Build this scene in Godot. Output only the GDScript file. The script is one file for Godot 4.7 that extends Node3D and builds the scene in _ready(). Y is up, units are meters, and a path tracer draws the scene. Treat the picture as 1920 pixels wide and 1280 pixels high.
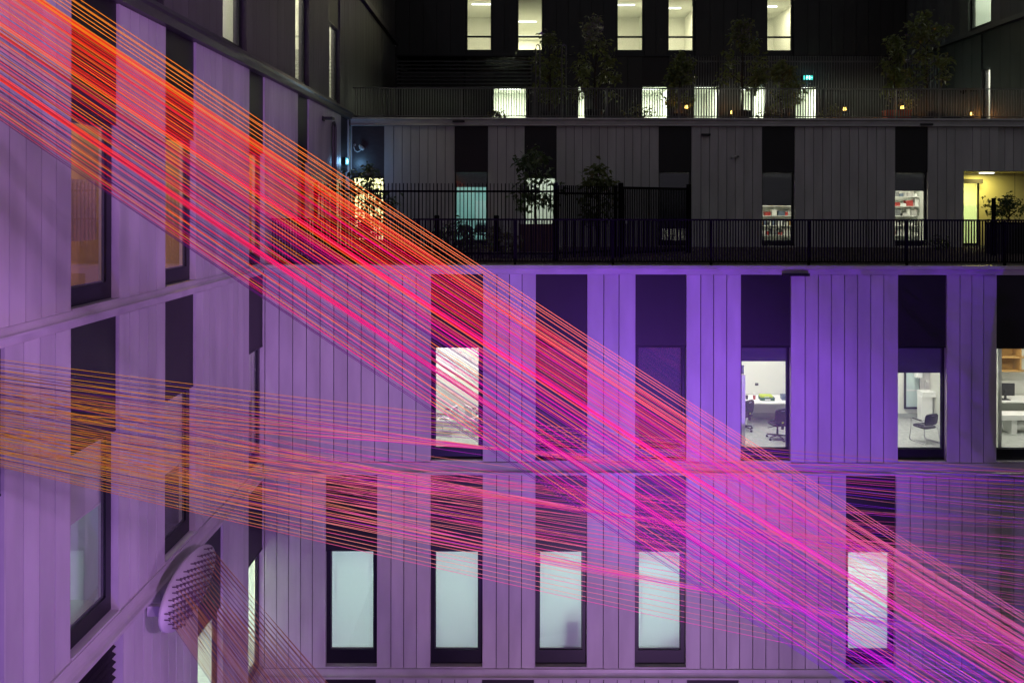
extends Node3D
# A hospital courtyard at night: boarded wings under violet floodlight, with
# fluorescent cords strung across the court between oval anchor boards.

const E := 17.6          # height of the eye above the courtyard
const F := 1453.0        # focal length in photograph pixels, used while measuring
const D1 := 20.4         # distance to the violet facade
const D2 := 30.8         # distance to the storey set back behind the gravel terrace
const D3 := 42.5         # distance to the dark block behind the planted terrace
const XL := -6.6         # plane of the side wing

var rng := RandomNumberGenerator.new()
var boxes := {}
var unit := BoxMesh.new()
var M := {}
var taken := {}

# ------------------------------------------------------------------ helpers
func wx(px: float, z: float) -> float: return (px - 966.0) / F * z
func wy(py: float, z: float) -> float: return E - (py - 380.0) / F * z

func lin(r: float, g: float, b: float, a := 1.0) -> Color:
	var c := Color(r, g, b).linear_to_srgb()
	c.a = a
	return c

func mat(r: float, g: float, b: float, rough := 0.6, metal := 0.0) -> StandardMaterial3D:
	var m := StandardMaterial3D.new()
	m.albedo_color = lin(r, g, b)
	m.roughness = rough
	m.metallic = metal
	return m

func glow(r: float, g: float, b: float, energy: float, ar := 0.8, ag := 0.8, ab := 0.8) -> StandardMaterial3D:
	var m := mat(ar, ag, ab, 0.6)
	m.emission_enabled = true
	m.emission = lin(r, g, b)
	m.emission_energy_multiplier = energy
	return m

func noise_tex(sd: int, freq: float, lo: float, hi: float, size := 512, stretch := false) -> NoiseTexture2D:
	var n := FastNoiseLite.new()
	n.seed = sd
	n.frequency = freq
	n.fractal_octaves = 5
	var t := NoiseTexture2D.new()
	t.width = size
	t.height = size
	t.seamless = true
	t.noise = n
	var g := Gradient.new()
	g.offsets = PackedFloat32Array([0.15, 0.85])
	g.colors = PackedColorArray([Color(lo, lo, lo), Color(hi, hi, hi)])
	t.color_ramp = g
	return t

func grain(m: StandardMaterial3D, t: Texture2D, scale: Vector3) -> StandardMaterial3D:
	m.albedo_texture = t
	m.uv1_triplanar = true
	m.uv1_world_triplanar = true
	m.uv1_scale = scale
	return m

func numbered(called: String) -> String:
	var n: int = taken.get(called, 0)
	taken[called] = n + 1
	return called if n == 0 else "%s_%03d" % [called, n]

func thing(called: String, label: String, category: String, at := Vector3.ZERO, turn := 0.0, group := "") -> Node3D:
	var o := Node3D.new()
	o.name = numbered(called)
	add_child(o)
	o.position = at
	o.rotation.y = turn
	tag(o, label, category, group)
	return o

func tag(o: Node, label: String, category: String, group := "") -> void:
	o.set_meta("label", label)
	o.set_meta("category", category)
	if group != "":
		o.set_meta("group", group)

func part(parent: Node, called: String, mesh: Mesh, m: Material, pos := Vector3.ZERO, rot := Vector3.ZERO) -> MeshInstance3D:
	var o := MeshInstance3D.new()
	o.name = called
	o.mesh = mesh
	o.material_override = m
	o.position = pos
	o.rotation = rot
	parent.add_child(o, true)
	return o

func group_part(parent: Node, called: String, pos := Vector3.ZERO) -> Node3D:
	var o := Node3D.new()
	o.name = called
	o.position = pos
	parent.add_child(o, true)
	return o

func struct(called: String, mesh: Mesh, m: Material, pos := Vector3.ZERO) -> MeshInstance3D:
	var o := part(self, numbered(called), mesh, m, pos)
	o.set_meta("kind", "structure")
	return o

func boxm(s: Vector3) -> BoxMesh:
	var k := "%.3f,%.3f,%.3f" % [s.x, s.y, s.z]
	if not boxes.has(k):
		var b := BoxMesh.new()
		b.size = s
		boxes[k] = b
	return boxes[k]

func bpart(parent: Node, called: String, m: Material, lo: Vector3, hi: Vector3) -> MeshInstance3D:
	return part(parent, called, boxm((hi - lo).abs()), m, (lo + hi) / 2.0)

func soup() -> SurfaceTool:
	var st := SurfaceTool.new()
	st.begin(Mesh.PRIMITIVE_TRIANGLES)
	return st

func bx(st: SurfaceTool, lo: Vector3, hi: Vector3) -> void:
	st.append_from(unit, 0, Transform3D(Basis.from_scale((hi - lo).abs()), (lo + hi) / 2.0))

func bar_tf(a: Vector3, b: Vector3) -> Transform3D:
	var d := b - a
	var y := d.normalized()
	var x := y.cross(Vector3.FORWARD if absf(y.z) < 0.9 else Vector3.RIGHT).normalized()
	return Transform3D(Basis(x, y, x.cross(y)), (a + b) / 2.0)

func cyl(r0: float, r1: float, h: float, sides := 8) -> CylinderMesh:
	var k := "c%.4f,%.4f,%.4f,%d" % [r0, r1, h, sides]
	if not boxes.has(k):
		var c := CylinderMesh.new()
		c.bottom_radius = r0
		c.top_radius = r1
		c.height = h
		c.radial_segments = sides
		c.rings = 1
		boxes[k] = c
	return boxes[k]

func bar(st: SurfaceTool, a: Vector3, b: Vector3, r0: float, r1 := -1.0, sides := 8) -> void:
	st.append_from(cyl(r0, r0 if r1 < 0 else r1, a.distance_to(b), sides), 0, bar_tf(a, b))

func bar_part(parent: Node, called: String, m: Material, a: Vector3, b: Vector3, r: float, r1 := -1.0, sides := 8) -> MeshInstance3D:
	var o := part(parent, called, cyl(r, r if r1 < 0 else r1, a.distance_to(b), sides), m)
	o.transform = bar_tf(a, b)
	return o

func tube(pts: PackedVector3Array, radius: float, sides := 5) -> ArrayMesh:
	var st := soup()
	var ring := []
	for i in pts.size():
		var d: Vector3 = (pts[mini(i + 1, pts.size() - 1)] - pts[maxi(i - 1, 0)]).normalized()
		var x := d.cross(Vector3.UP if absf(d.y) < 0.9 else Vector3.RIGHT).normalized()
		var y := x.cross(d)
		var r := []
		for k in sides:
			var a := TAU * k / sides
			r.append([pts[i] + (x * cos(a) + y * sin(a)) * radius, x * cos(a) + y * sin(a)])
		ring.append(r)
	for i in pts.size() - 1:
		for k in sides:
			var k2 := (k + 1) % sides
			for q in [[i, k], [i + 1, k2], [i + 1, k], [i, k], [i, k2], [i + 1, k2]]:
				st.set_uv(Vector2(q[0] / float(pts.size() - 1), 0.5))
				st.set_normal(ring[q[0]][q[1]][1])
				st.add_vertex(ring[q[0]][q[1]][0])
	return st.commit()

func extrude(poly: Array, u0: float, u1: float) -> ArrayMesh:
	# a profile of (height, outward) points drawn along the local x axis
	var st := soup()
	st.set_smooth_group(-1)
	var n := poly.size()
	for i in n:
		var a: Vector2 = poly[i]
		var b: Vector2 = poly[(i + 1) % n]
		var p := [Vector3(u0, a.x, a.y), Vector3(u1, a.x, a.y), Vector3(u1, b.x, b.y), Vector3(u0, b.x, b.y)]
		for k in [0, 1, 2, 0, 2, 3]:
			st.add_vertex(p[k])
	for u in [u0, u1]:
		for i in range(1, n - 1):
			var t := [poly[0], poly[i], poly[i + 1]]
			if u == u0:
				t.reverse()
			for v in t:
				st.add_vertex(Vector3(u, v.x, v.y))
	st.generate_normals()
	return st.commit()

func ring_mesh(w: float, h: float, ts: float, tt: float, tb: float, d: float) -> ArrayMesh:
	# window frame with its outer lower left corner at the origin, front face at z = 0
	var k := "r%.3f,%.3f,%.3f,%.3f,%.3f,%.3f" % [w, h, ts, tt, tb, d]
	if not boxes.has(k):
		var st := soup()
		bx(st, Vector3(0, 0, -d), Vector3(ts, h, 0))
		bx(st, Vector3(w - ts, 0, -d), Vector3(w, h, 0))
		bx(st, Vector3(ts, 0, -d), Vector3(w - ts, tb, 0))
		bx(st, Vector3(ts, h - tt, -d), Vector3(w - ts, h, 0))
		boxes[k] = st.commit()
	return boxes[k]

# ---------------------------------------------------------------- materials
func materials() -> void:
	var soft := noise_tex(3, 0.006, 0.92, 1.0)
	var fine := noise_tex(5, 0.02, 0.9, 1.0)
	var rough := noise_tex(8, 0.02, 0.45, 1.0)
	for i in 4:
		var k: float = [0.61, 0.565, 0.64, 0.585][i]
		M["board%d" % i] = grain(mat(k, k * 0.985, k * 0.97, 0.42), soft, Vector3(0.35, 0.09, 0.35))
		var q: float = [0.105, 0.095, 0.112, 0.10][i]
		M["dark%d" % i] = grain(mat(q, q * 0.97, q * 0.97, 0.5), soft, Vector3(0.35, 0.09, 0.35))
		var n: float = [0.034, 0.031, 0.036, 0.033][i]
		M["black%d" % i] = grain(mat(n, n, n * 1.05, 0.5), soft, Vector3(0.35, 0.09, 0.35))
	M.joint = mat(0.06, 0.055, 0.06, 0.8)
	M.white = grain(mat(0.58, 0.57, 0.56, 0.45), soft, Vector3(0.4, 0.2, 0.4))
	M.ledge = grain(mat(0.56, 0.55, 0.54, 0.4), soft, Vector3(0.3, 0.6, 0.3))
	M.ledge_dark = grain(mat(0.06, 0.055, 0.06, 0.35), fine, Vector3(0.3, 0.6, 0.3))
	M.spandrel = grain(mat(0.016, 0.014, 0.018, 0.45), soft, Vector3(0.4, 0.3, 0.4))
	M.frame = mat(0.009, 0.010, 0.014, 0.35)
	M.rail = mat(0.008, 0.007, 0.008, 0.7)
	M.rail.metallic_specular = 0.15
	M.rail_grey = mat(0.13, 0.125, 0.13, 0.35, 0.5)
	var g := StandardMaterial3D.new()
	g.albedo_color = Color(0.9, 0.95, 0.95, 0.06)
	g.transparency = BaseMaterial3D.TRANSPARENCY_ALPHA
	g.roughness = 0.02
	M.glass = g
	M.louvre = mat(0.30, 0.30, 0.31, 0.35, 0.7)
	M.blind_dark = mat(0.035, 0.037, 0.055, 0.8)
	M.blind_violet = mat(0.06, 0.045, 0.10, 0.8)
	var bl := mat(0.74, 0.8, 0.78, 0.9)
	bl.backlight_enabled = true
	bl.backlight = Color(0.95, 1.0, 0.98)
	M.blind = bl
	M.blind_grey = mat(0.62, 0.63, 0.58, 0.85)
	M.blind_grey.backlight_enabled = true
	M.blind_grey.backlight = Color(0.6, 0.62, 0.56)
	M.cord_white = mat(0.85, 0.87, 0.85, 0.6)
	M.wall_in = mat(0.74, 0.76, 0.70, 0.8)
	M.wall_cool = mat(0.62, 0.76, 0.74, 0.8)
	M.wall_warm = mat(0.70, 0.66, 0.40, 0.8)
	M.wall_olive = mat(0.42, 0.30, 0.10, 0.8)
	M.carpet = grain(mat(0.42, 0.45, 0.42, 0.9), fine, Vector3(0.6, 0.6, 0.6))
	M.skirting = mat(0.42, 0.46, 0.42, 0.7)
	M.tube = glow(0.95, 0.98, 1.0, 3.0)
	M.desk = mat(0.82, 0.84, 0.82, 0.4)
	M.steel = mat(0.55, 0.56, 0.57, 0.3, 0.8)
	M.plastic = mat(0.03, 0.03, 0.036, 0.5)
	M.grey_plastic = mat(0.20, 0.21, 0.22, 0.5)
	M.wood = grain(mat(0.50, 0.30, 0.09, 0.5), fine, Vector3(0.5, 4.0, 0.5))
	M.paper = mat(0.80, 0.80, 0.76, 0.8)
	M.lime = mat(0.55, 0.68, 0.06, 0.6)
	M.green_box = mat(0.05, 0.14, 0.07, 0.6)
	M.blue_box = mat(0.10, 0.14, 0.20, 0.6)
	M.red = mat(0.45, 0.05, 0.04, 0.6)
	M.gravel = grain(mat(0.075, 0.062, 0.055, 0.9), rough, Vector3(2.0, 2.0, 2.0))
	M.gravel.heightmap_enabled = false
	M.stone = mat(0.13, 0.11, 0.095, 0.85)
	M.concrete = grain(mat(0.30, 0.29, 0.29, 0.85), rough, Vector3(0.7, 0.7, 0.7))
	M.paving = grain(mat(0.09, 0.085, 0.08, 0.85), rough, Vector3(0.5, 0.5, 0.5))
	M.planter = grain(mat(0.13, 0.065, 0.05, 0.7), fine, Vector3(0.8, 3.0, 0.8))
	M.bark = grain(mat(0.09, 0.065, 0.045, 0.9), rough, Vector3(3.0, 1.0, 3.0))
	M.leaf0 = leafm(0.10, 0.12, 0.045)
	M.leaf1 = leafm(0.05, 0.075, 0.032)
	M.leaf2 = leafm(0.10, 0.10, 0.04)
	M.board_face = grain(mat(0.70, 0.68, 0.68, 0.5), soft, Vector3(0.5, 0.5, 0.5))
	M.pin = mat(0.16, 0.12, 0.14, 0.4, 0.3)

func leafm(r: float, g: float, b: float) -> StandardMaterial3D:
	var m := mat(r, g, b, 0.28)
	m.backlight_enabled = true
	m.backlight = lin(r * 1.6, g * 1.6, b)
	m.cull_mode = BaseMaterial3D.CULL_DISABLED
	return m

# ------------------------------------------------------------ facade builder
func boards(b: Node3D, u0: float, u1: float, v0: float, v1: float, kind: String, bw: float) -> void:
	var w := u1 - u0
	if w < 0.05:
		return
	# the solid wall behind the boards
	bpart(b, "wall", M.joint, Vector3(u0 + 0.001, v0, -0.29), Vector3(u1 - 0.001, v1, -0.055))
	var n := maxi(1, roundi(w / bw))
	var step := w / n
	var gap := 0.02
	for i in n:
		var m: Material = M["%s%d" % [kind, rng.randi_range(0, 3)]]
		var proud := rng.randf_range(-0.002, 0.002)
		var a := u0 + i * step + (gap / 2 if i > 0 else 0.0)
		var c := u0 + (i + 1) * step - (gap / 2 if i < n - 1 else 0.0)
		part(b, "cladding_board", boxm(Vector3(c - a, v1 - v0 - 0.01, 0.035)), m, Vector3((a + c) / 2, (v0 + v1) / 2, -0.02 + proud))

func storey(b: Node3D, u0: float, u1: float, v0: float, v1: float, bays: Array, kind := "board", bw := 0.347) -> void:
	var at := u0
	for y in bays:
		boards(b, at, y.a - 0.03, v0, v1, kind, bw)
		bay(b, y, v0, v1, kind)
		at = y.b + 0.03
	boards(b, at, u1, v0, v1, kind, bw)

func bay(b: Node3D, y: Dictionary, v0: float, v1: float, kind: String) -> void:
	var a: float = y.a
	var c: float = y.b
	var w := c - a
	var jm: Material = M.white if kind == "board" else (M.ledge_dark if kind == "dark" else M.black0)
	bpart(b, "reveal", jm, Vector3(a - 0.03, v0, -0.345), Vector3(a, v1, -0.004))
	bpart(b, "reveal", jm, Vector3(c, v0, -0.345), Vector3(c + 0.03, v1, -0.004))
	var vs: float = y.vs          # underside of the spandrel, top of the window
	var vb: float = y.get("vb", v0 + 0.05)
	if vs < v1 - 0.05:
		bpart(b, "spandrel_panel", M.spandrel if y.get("sp", "") == "" else M[y.sp], Vector3(a + 0.004, vs, -0.13), Vector3(c - 0.004, v1 - 0.004, -0.055))
		bpart(b, "spandrel_trim", M.frame, Vector3(a + 0.004, vs - 0.03, -0.17), Vector3(c - 0.004, vs - 0.002, -0.045))
	if y.get("louvre", false):
		bpart(b, "louvre_back", M.frame, Vector3(a + 0.002, vb, -0.34), Vector3(c - 0.002, vs - 0.03, -0.30))
		var k := 0
		var lv: float = vs - 0.12
		while lv > vb and k < 60:
			part(b, "louvre_slat", boxm(Vector3(w - 0.01, 0.012, 0.16)), M.spandrel, Vector3((a + c) / 2, lv, -0.19), Vector3(0.6, 0, 0))
			lv -= 0.13
			k += 1
		return
	if vb - v0 > 0.02:
		bpart(b, "apron_panel", M.frame, Vector3(a + 0.003, v0, -0.34), Vector3(c - 0.003, vb - 0.003 - (0.045 if y.get("sill", true) else 0.0), -0.12))
	var win := group_part(b, "window", Vector3(a, vb, -0.13))
	var h := vs - 0.03 - vb
	var ts: float = y.get("ts", 0.10)
	var tb: float = y.get("tb", 0.28)
	part(win, "frame", ring_mesh(w, h, ts, 0.03, tb, 0.07), M.frame)
	bpart(win, "pane", M.glass, Vector3(ts + 0.001, tb + 0.001, -0.045), Vector3(w - ts - 0.001, h - 0.031, -0.04))
	part(win, "bead", ring_mesh(w - 2 * ts - 0.004, h - tb - 0.034, 0.022, 0.022, 0.022, 0.02), M.frame if y.get("bead", "") == "" else M[y.bead], Vector3(ts + 0.002, tb + 0.002, -0.05))
	if y.get("sill", true):
		bpart(win, "sill", M.ledge if kind == "board" else M.frame, Vector3(0.004, -0.045, -0.10), Vector3(w - 0.004, -0.004, 0.15))
	if y.has("transom"):
		bpart(win, "transom", M.frame, Vector3(ts, y.transom - vb - 0.05, -0.05), Vector3(w - ts, y.transom - vb + 0.05, 0.003))
	if y.has("blind"):
		var low: float = y.blind - vb
		var bm: Material = M[y.get("blind_mat", "blind")]
		bpart(win, "blind", bm, Vector3(ts * 0.3, low, -0.125), Vector3(w - ts * 0.3, h - 0.04, -0.12))
		bpart(win, "blind_rail", bm, Vector3(ts * 0.3, low - 0.03, -0.135), Vector3(w - ts * 0.3, low, -0.11))
		if y.get("cords", false):
			for f in [ts + 0.11, w - ts - 0.11]:
				bpart(win, "blind_cord", M.cord_white, Vector3(f - 0.008, low, -0.117), Vector3(f + 0.008, h - 0.08, -0.108))
			bpart(win, "head_rail", M.cord_white, Vector3(ts, h - 0.075, -0.117), Vector3(w - ts, h - 0.031, -0.09))
	if y.has("curtain"):
		# a pleated half curtain hung behind the glass
		var st := soup()
		var cx := ts
		var k := 0
		while cx < w - ts:
			bar(st, Vector3(cx, h * 0.34, -0.17 - 0.02 * (k % 2)), Vector3(cx, h * 0.68, -0.17 - 0.02 * (k % 2)), 0.035, 0.032, 7)
			cx += 0.055
			k += 1
		part(win, "curtain", st.commit(), M.wall_olive)
	if y.has("room"):
		room(b, y, v0, v1)

func room(b: Node3D, y: Dictionary, v0: float, v1: float) -> void:
	var r: Dictionary = y.room
	var ua: float = r.get("ua", y.a - 0.4)
	var ub: float = r.get("ub", y.b + 0.4)
	var va: float = r.get("va", v0)
	var vb: float = r.get("vb", v1 - 0.1)
	var dp: float = r.get("depth", 3.0)
	var wm: Material = M[r.get("wall", "wall_in")]
	var n0: float = r.get("front", -0.35)
	var n1 := n0 - dp
	var o := group_part(b, "room")
	bpart(o, "floor", M[r.get("floor", "carpet")], Vector3(ua - 0.1, va - 0.1, n1 - 0.1), Vector3(ub + 0.1, va, n0))
	bpart(o, "ceiling", M[r.get("ceiling", "wall_in")], Vector3(ua - 0.1, vb, n1 - 0.1), Vector3(ub + 0.1, vb + 0.1, n0 + 0.05))
	bpart(o, "back_wall", wm, Vector3(ua, va, n1 - 0.1), Vector3(ub, vb, n1))
	bpart(o, "side_wall", wm, Vector3(ua - 0.1, va, n1 - 0.1), Vector3(ua, vb, n0))
	bpart(o, "side_wall", wm, Vector3(ub, va, n1 - 0.1), Vector3(ub + 0.1, vb, n0))
	if r.get("skirting", false):
		bpart(o, "skirting", M.skirting, Vector3(ua + 0.002, va + 0.002, n1), Vector3(ub - 0.002, va + 0.15, n1 + 0.02))
	for t in r.get("lamps", []):
		# t: along, depth behind the window, length, energy
		var col: Color = r.get("color", Color(1.0, 0.98, 0.93))
		var lamp := group_part(o, "ceiling_light", Vector3(t[0], vb - 0.03, n0 - t[1]))
		part(lamp, "diffuser", boxm(Vector3(t[2], 0.05, 0.12)), M.tube)
		var l := AreaLight3D.new()
		l.name = "lamp_light"
		l.area_size = Vector2(t[2], 0.12)
		l.light_color = col
		l.light_energy = t[3]
		l.area_range = 12.0
		l.shadow_enabled = true
		l.rotation.x = -PI / 2
		l.position.y = -0.05
		lamp.add_child(l)

func ledge(b: Node3D, u0: float, u1: float, lo: float, hi: float, m: Material, out := 0.16) -> void:
	# a pressed metal band course: flush at its top, sweeping out to a thin lip at its foot
	var h := hi - lo
	part(b, "band_course", extrude([
		Vector2(lo, -0.05), Vector2(hi, -0.05), Vector2(hi, 0.03), Vector2(lo + h * 0.62, out * 0.30), Vector2(lo + h * 0.42, out * 0.42),
		Vector2(lo + h * 0.30, out * 0.60), Vector2(lo + h * 0.24, out * 0.96), Vector2(lo + h * 0.22, out), Vector2(lo + h * 0.02, out), Vector2(lo, out * 0.92)], u0, u1), m)

# ------------------------------------------------------------------ planting
func crown(n: int, h: float, w: float, sd: int, shape: int, leaf: float) -> ArrayMesh:
	var r := RandomNumberGenerator.new()
	r.seed = sd
	var st := soup()
	var clumps := []
	for i in 26:
		var t := r.randf()
		var wide := w * 0.5
		if shape == 0:
			wide *= sin(PI * (0.12 + 0.88 * pow(1.0 - t, 0.8)) * 0.62) + 0.05
		else:
			wide *= sqrt(maxf(0.0, 1.0 - pow(2.0 * t - 1.0, 2.0))) + 0.12
		var a := r.randf() * TAU
		var q := sqrt(r.randf()) * wide
		clumps.append([Vector3(cos(a) * q, t * h, sin(a) * q), w * r.randf_range(0.07, 0.17)])
	clumps.append([Vector3(0, h, 0), w * 0.06])
	for i in n:
		var c: Array = clumps[r.randi() % clumps.size()]
		var p: Vector3 = c[0] + Vector3(r.randfn(), r.randfn(), r.randfn()) * float(c[1]) * 0.75
		var d := Vector3(r.randfn(), r.randfn() * 0.7 - 0.1, r.randfn()).normalized()
		var s := d.cross(Vector3(r.randfn(), r.randfn(), r.randfn())).normalized()
		var len := leaf * r.randf_range(0.7, 1.4)
		var wd := len * 0.22
		var nm := d.cross(s)
		var tip := p + d * len - Vector3(0, len * 0.25, 0)
		var mid := p + d * len * 0.5 + nm * len * 0.06
		for tri in [[p, mid + s * wd, tip], [p, tip, mid - s * wd]]:
			st.set_normal(nm)
			for v in tri:
				st.add_vertex(v)
	return st.commit()

func plant(called: String, label: String, cat: String, at: Vector3, h: float, w: float, sd: int, shape := 0, leaf := 0.17, n := 900, lm := "leaf0", clear := 0.22, group := "") -> Node3D:
	var t := thing(called, label, cat, at, 0.0, group)
	var r := RandomNumberGenerator.new()
	r.seed = sd + 71
	var st := soup()
	var p := Vector3.ZERO
	var rad := 0.045 + h * 0.006
	for i in 5:
		var q := Vector3(r.randf_range(-0.05, 0.05), h * 0.92 * (i + 1) / 5.0, r.randf_range(-0.05, 0.05))
		bar(st, p, q, rad * (1.0 - i * 0.18), rad * (1.0 - (i + 1) * 0.18), 7)
		p = q
	part(t, "trunk", st.commit(), M.bark)
	for i in 7:
		var y := h * r.randf_range(clear, 0.8)
		var a := r.randf() * TAU
		bar_part(t, "limb", M.bark, Vector3(0, y, 0), Vector3(cos(a) * w * 0.33, y + h * 0.11, sin(a) * w * 0.33), 0.022, 0.008, 5)
	part(t, "crown", crown(n, h * (1.0 - clear), w, sd, shape, leaf), M[lm], Vector3(0, h * clear, 0))
	return t

# ---------------------------------------------------------------- railings
func balustrade(called: String, label: String, x0: float, x1: float, y: float, z: float, h: float, step: float, post_step: float, m: Material, thick: float) -> void:
	var t := thing(called, label, "railing", Vector3(x0, y, -z))
	var w := x1 - x0
	bpart(t, "top_rail", m, Vector3(0, h - 0.045, -0.03), Vector3(w, h, 0.03))
	bpart(t, "bottom_rail", m, Vector3(0, 0.07, -0.015), Vector3(w, 0.105, 0.015))
	var bm := boxm(Vector3(thick, h - 0.15, 0.03))
	var k := 0
	var x := step
	while x < w and k < 296:
		part(t, "baluster", bm, m, Vector3(x, 0.105 + (h - 0.15) / 2, 0))
		x += step
		k += 1
	x = post_step * 0.5
	while x < w:
		part(t, "post", boxm(Vector3(0.06, h - 0.05, 0.05)), m, Vector3(x, (h - 0.05) / 2, -0.041))
		x += post_step

func palisade(called: String, label: String, a: Vector3, b: Vector3, h: float, step: float, m: Material, pick := 0.028) -> Node3D:
	var d := b - a
	var w := Vector2(d.x, d.z).length()
	var t := thing(called, label, "fence", a, atan2(-d.z, d.x))
	bpart(t, "upper_rail", m, Vector3(0, h - 0.27, -0.05), Vector3(w, h - 0.21, -0.015))
	bpart(t, "lower_rail", m, Vector3(0, 0.2, -0.05), Vector3(w, 0.26, -0.015))
	var k := 0
	var x := step * 0.5
	var pm := boxm(Vector3(pick, h - 0.08, 0.028))
	while x < w and k < 290:
		part(t, "picket", pm, m, Vector3(x, 0.08 + (h - 0.08) / 2, 0.0))
		x += step
		k += 1
	for px in [0.0, w]:
		part(t, "post", boxm(Vector3(0.10, h + 0.06, 0.10)), m, Vector3(px, h / 2, -0.1))
	return t

# ---------------------------------------------------------------- furniture
func office_chair(label: String, at: Vector3, turn: float) -> Node3D:
	var t := thing("office_chair", label, "chair", at, turn)
	# seat height 0.45, back to 0.92, the back towards +z
	var st := soup()
	for i in 5:
		var a := TAU * i / 5.0 + 0.3
		var e := Vector3(cos(a) * 0.31, 0.085, sin(a) * 0.31)
		var leg := soup()
		bar(leg, Vector3(0, 0.12, 0), e, 0.026, 0.016, 6)
		part(t, "leg", leg.commit(), M.plastic)
		var c := part(t, "castor", cyl(0.028, 0.028, 0.045, 10), M.plastic, Vector3(e.x, 0.03, e.z), Vector3(PI / 2, 0, a))
		c.rotation.y = a
	bar(st, Vector3(0, 0.1, 0), Vector3(0, 0.40, 0), 0.03, 0.025)
	bx(st, Vector3(-0.12, 0.38, -0.12), Vector3(0.12, 0.405, 0.12))
	part(t, "gas_column", st.commit(), M.plastic)
	part(t, "seat", cushion(0.48, 0.075, 0.46), M.plastic, Vector3(0, 0.445, 0))
	part(t, "backrest", cushion(0.44, 0.075, 0.46), M.plastic, Vector3(0, 0.71, 0.21), Vector3(-PI / 2 + 0.14, 0, 0))
	bpart(t, "back_grip", M.steel, Vector3(-0.055, 0.86, 0.272), Vector3(0.055, 0.878, 0.281))
	bpart(t, "back_stem", M.plastic, Vector3(-0.035, 0.34, 0.235), Vector3(0.035, 0.58, 0.262))
	bpart(t, "stem_label", M.lime, Vector3(-0.03, 0.52, 0.263), Vector3(0.03, 0.55, 0.267))
	bar_part(t, "lever", M.plastic, Vector3(-0.05, 0.37, 0), Vector3(-0.34, 0.36, 0.05), 0.009)
	bar_part(t, "lever", M.plastic, Vector3(0.05, 0.37, 0), Vector3(0.33, 0.35, 0.03), 0.009)
	return t

func cushion(w: float, h: float, d: float) -> ArrayMesh:
	# a pad with a rounded outline and softened rims, lying flat
	var st := soup()
	var outline := []
	for i in 28:
		var a := TAU * i / 28.0
		var c := cos(a)
		var s := sin(a)
		outline.append(Vector2(signf(c) * pow(absf(c), 0.45) * w / 2, signf(s) * pow(absf(s), 0.45) * d / 2))
	var levels := [[-0.5, 0.86], [-0.32, 0.98], [0.1, 1.0], [0.38, 0.95], [0.5, 0.80]]
	for k in levels.size() - 1:
		for i in outline.size():
			var a: Vector2 = outline[i]
			var b: Vector2 = outline[(i + 1) % outline.size()]
			var l: Array = levels[k]
			var u: Array = levels[k + 1]
			var p := [Vector3(a.x * l[1], l[0] * h, a.y * l[1]), Vector3(b.x * l[1], l[0] * h, b.y * l[1]), Vector3(b.x * u[1], u[0] * h, b.y * u[1]), Vector3(a.x * u[1], u[0] * h, a.y * u[1])]
			for q in [0, 2, 1, 0, 3, 2]:
				st.add_vertex(p[q])
	for e in [levels[0], levels[-1]]:
		for i in outline.size():
			var a: Vector2 = outline[i] * float(e[1])
			var b: Vector2 = outline[(i + 1) % outline.size()] * float(e[1])
			st.add_vertex(Vector3(0, e[0] * h, 0))
			st.add_vertex(Vector3(a.x, e[0] * h, a.y))
			st.add_vertex(Vector3(b.x, e[0] * h, b.y))
	st.generate_normals()
	return st.commit()

func visitor_chair(label: String, at: Vector3, turn: float, pad := "plastic") -> Node3D:
	var t := thing("visitor_chair", label, "chair", at, turn)
	part(t, "seat", cushion(0.50, 0.06, 0.47), M[pad], Vector3(0, 0.44, 0))
	part(t, "backrest", cushion(0.48, 0.05, 0.34), M[pad], Vector3(0, 0.68, 0.235), Vector3(-PI / 2 + 0.16, 0, 0))
	bpart(t, "back_badge", M.grey_plastic, Vector3(-0.05, 0.79, 0.288), Vector3(0.05, 0.805, 0.296))
	for s in [-1.0, 1.0]:
		var x: float = 0.27 * s
		part(t, "leg_frame", tube(PackedVector3Array([Vector3(x, 0.012, 0.30), Vector3(x, 0.012, -0.22), Vector3(x, 0.05, -0.255), Vector3(x, 0.60, -0.19), Vector3(x, 0.635, -0.16), Vector3(x, 0.635, 0.16), Vector3(x * 0.93, 0.68, 0.22)]), 0.012, 6), M.steel)
		part(t, "rear_leg", tube(PackedVector3Array([Vector3(x, 0.012, 0.30), Vector3(x * 0.95, 0.42, 0.22)]), 0.012, 6), M.steel)
		bpart(t, "arm_pad", M.plastic, Vector3(x - 0.025, 0.642, -0.15), Vector3(x + 0.025, 0.665, 0.15))
	return t

func desk(label: String, lo: Vector3, hi: Vector3) -> Node3D:
	var t := thing("desk", label, "desk", Vector3((lo.x + hi.x) / 2, lo.y, (lo.z + hi.z) / 2))
	var w := (hi.x - lo.x) / 2
	var d := (hi.z - lo.z) / 2
	var h := hi.y - lo.y
	bpart(t, "desktop", M.desk, Vector3(-w, h - 0.035, -d), Vector3(w, h, d))
	for s in [-1.0, 1.0]:
		for f in [-1.0, 1.0]:
			bar_part(t, "leg", M.desk, Vector3((w - 0.10) * s, 0.0, (d - 0.02) * f), Vector3((w - 0.32) * s, h - 0.036, (d - 0.22) * f), 0.024, 0.024, 8)
		bpart(t, "crossbar", M.desk, Vector3((w - 0.3) * s - 0.02, h - 0.08, -d + 0.1), Vector3((w - 0.3) * s + 0.02, h - 0.037, d - 0.1))
	return t

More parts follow.
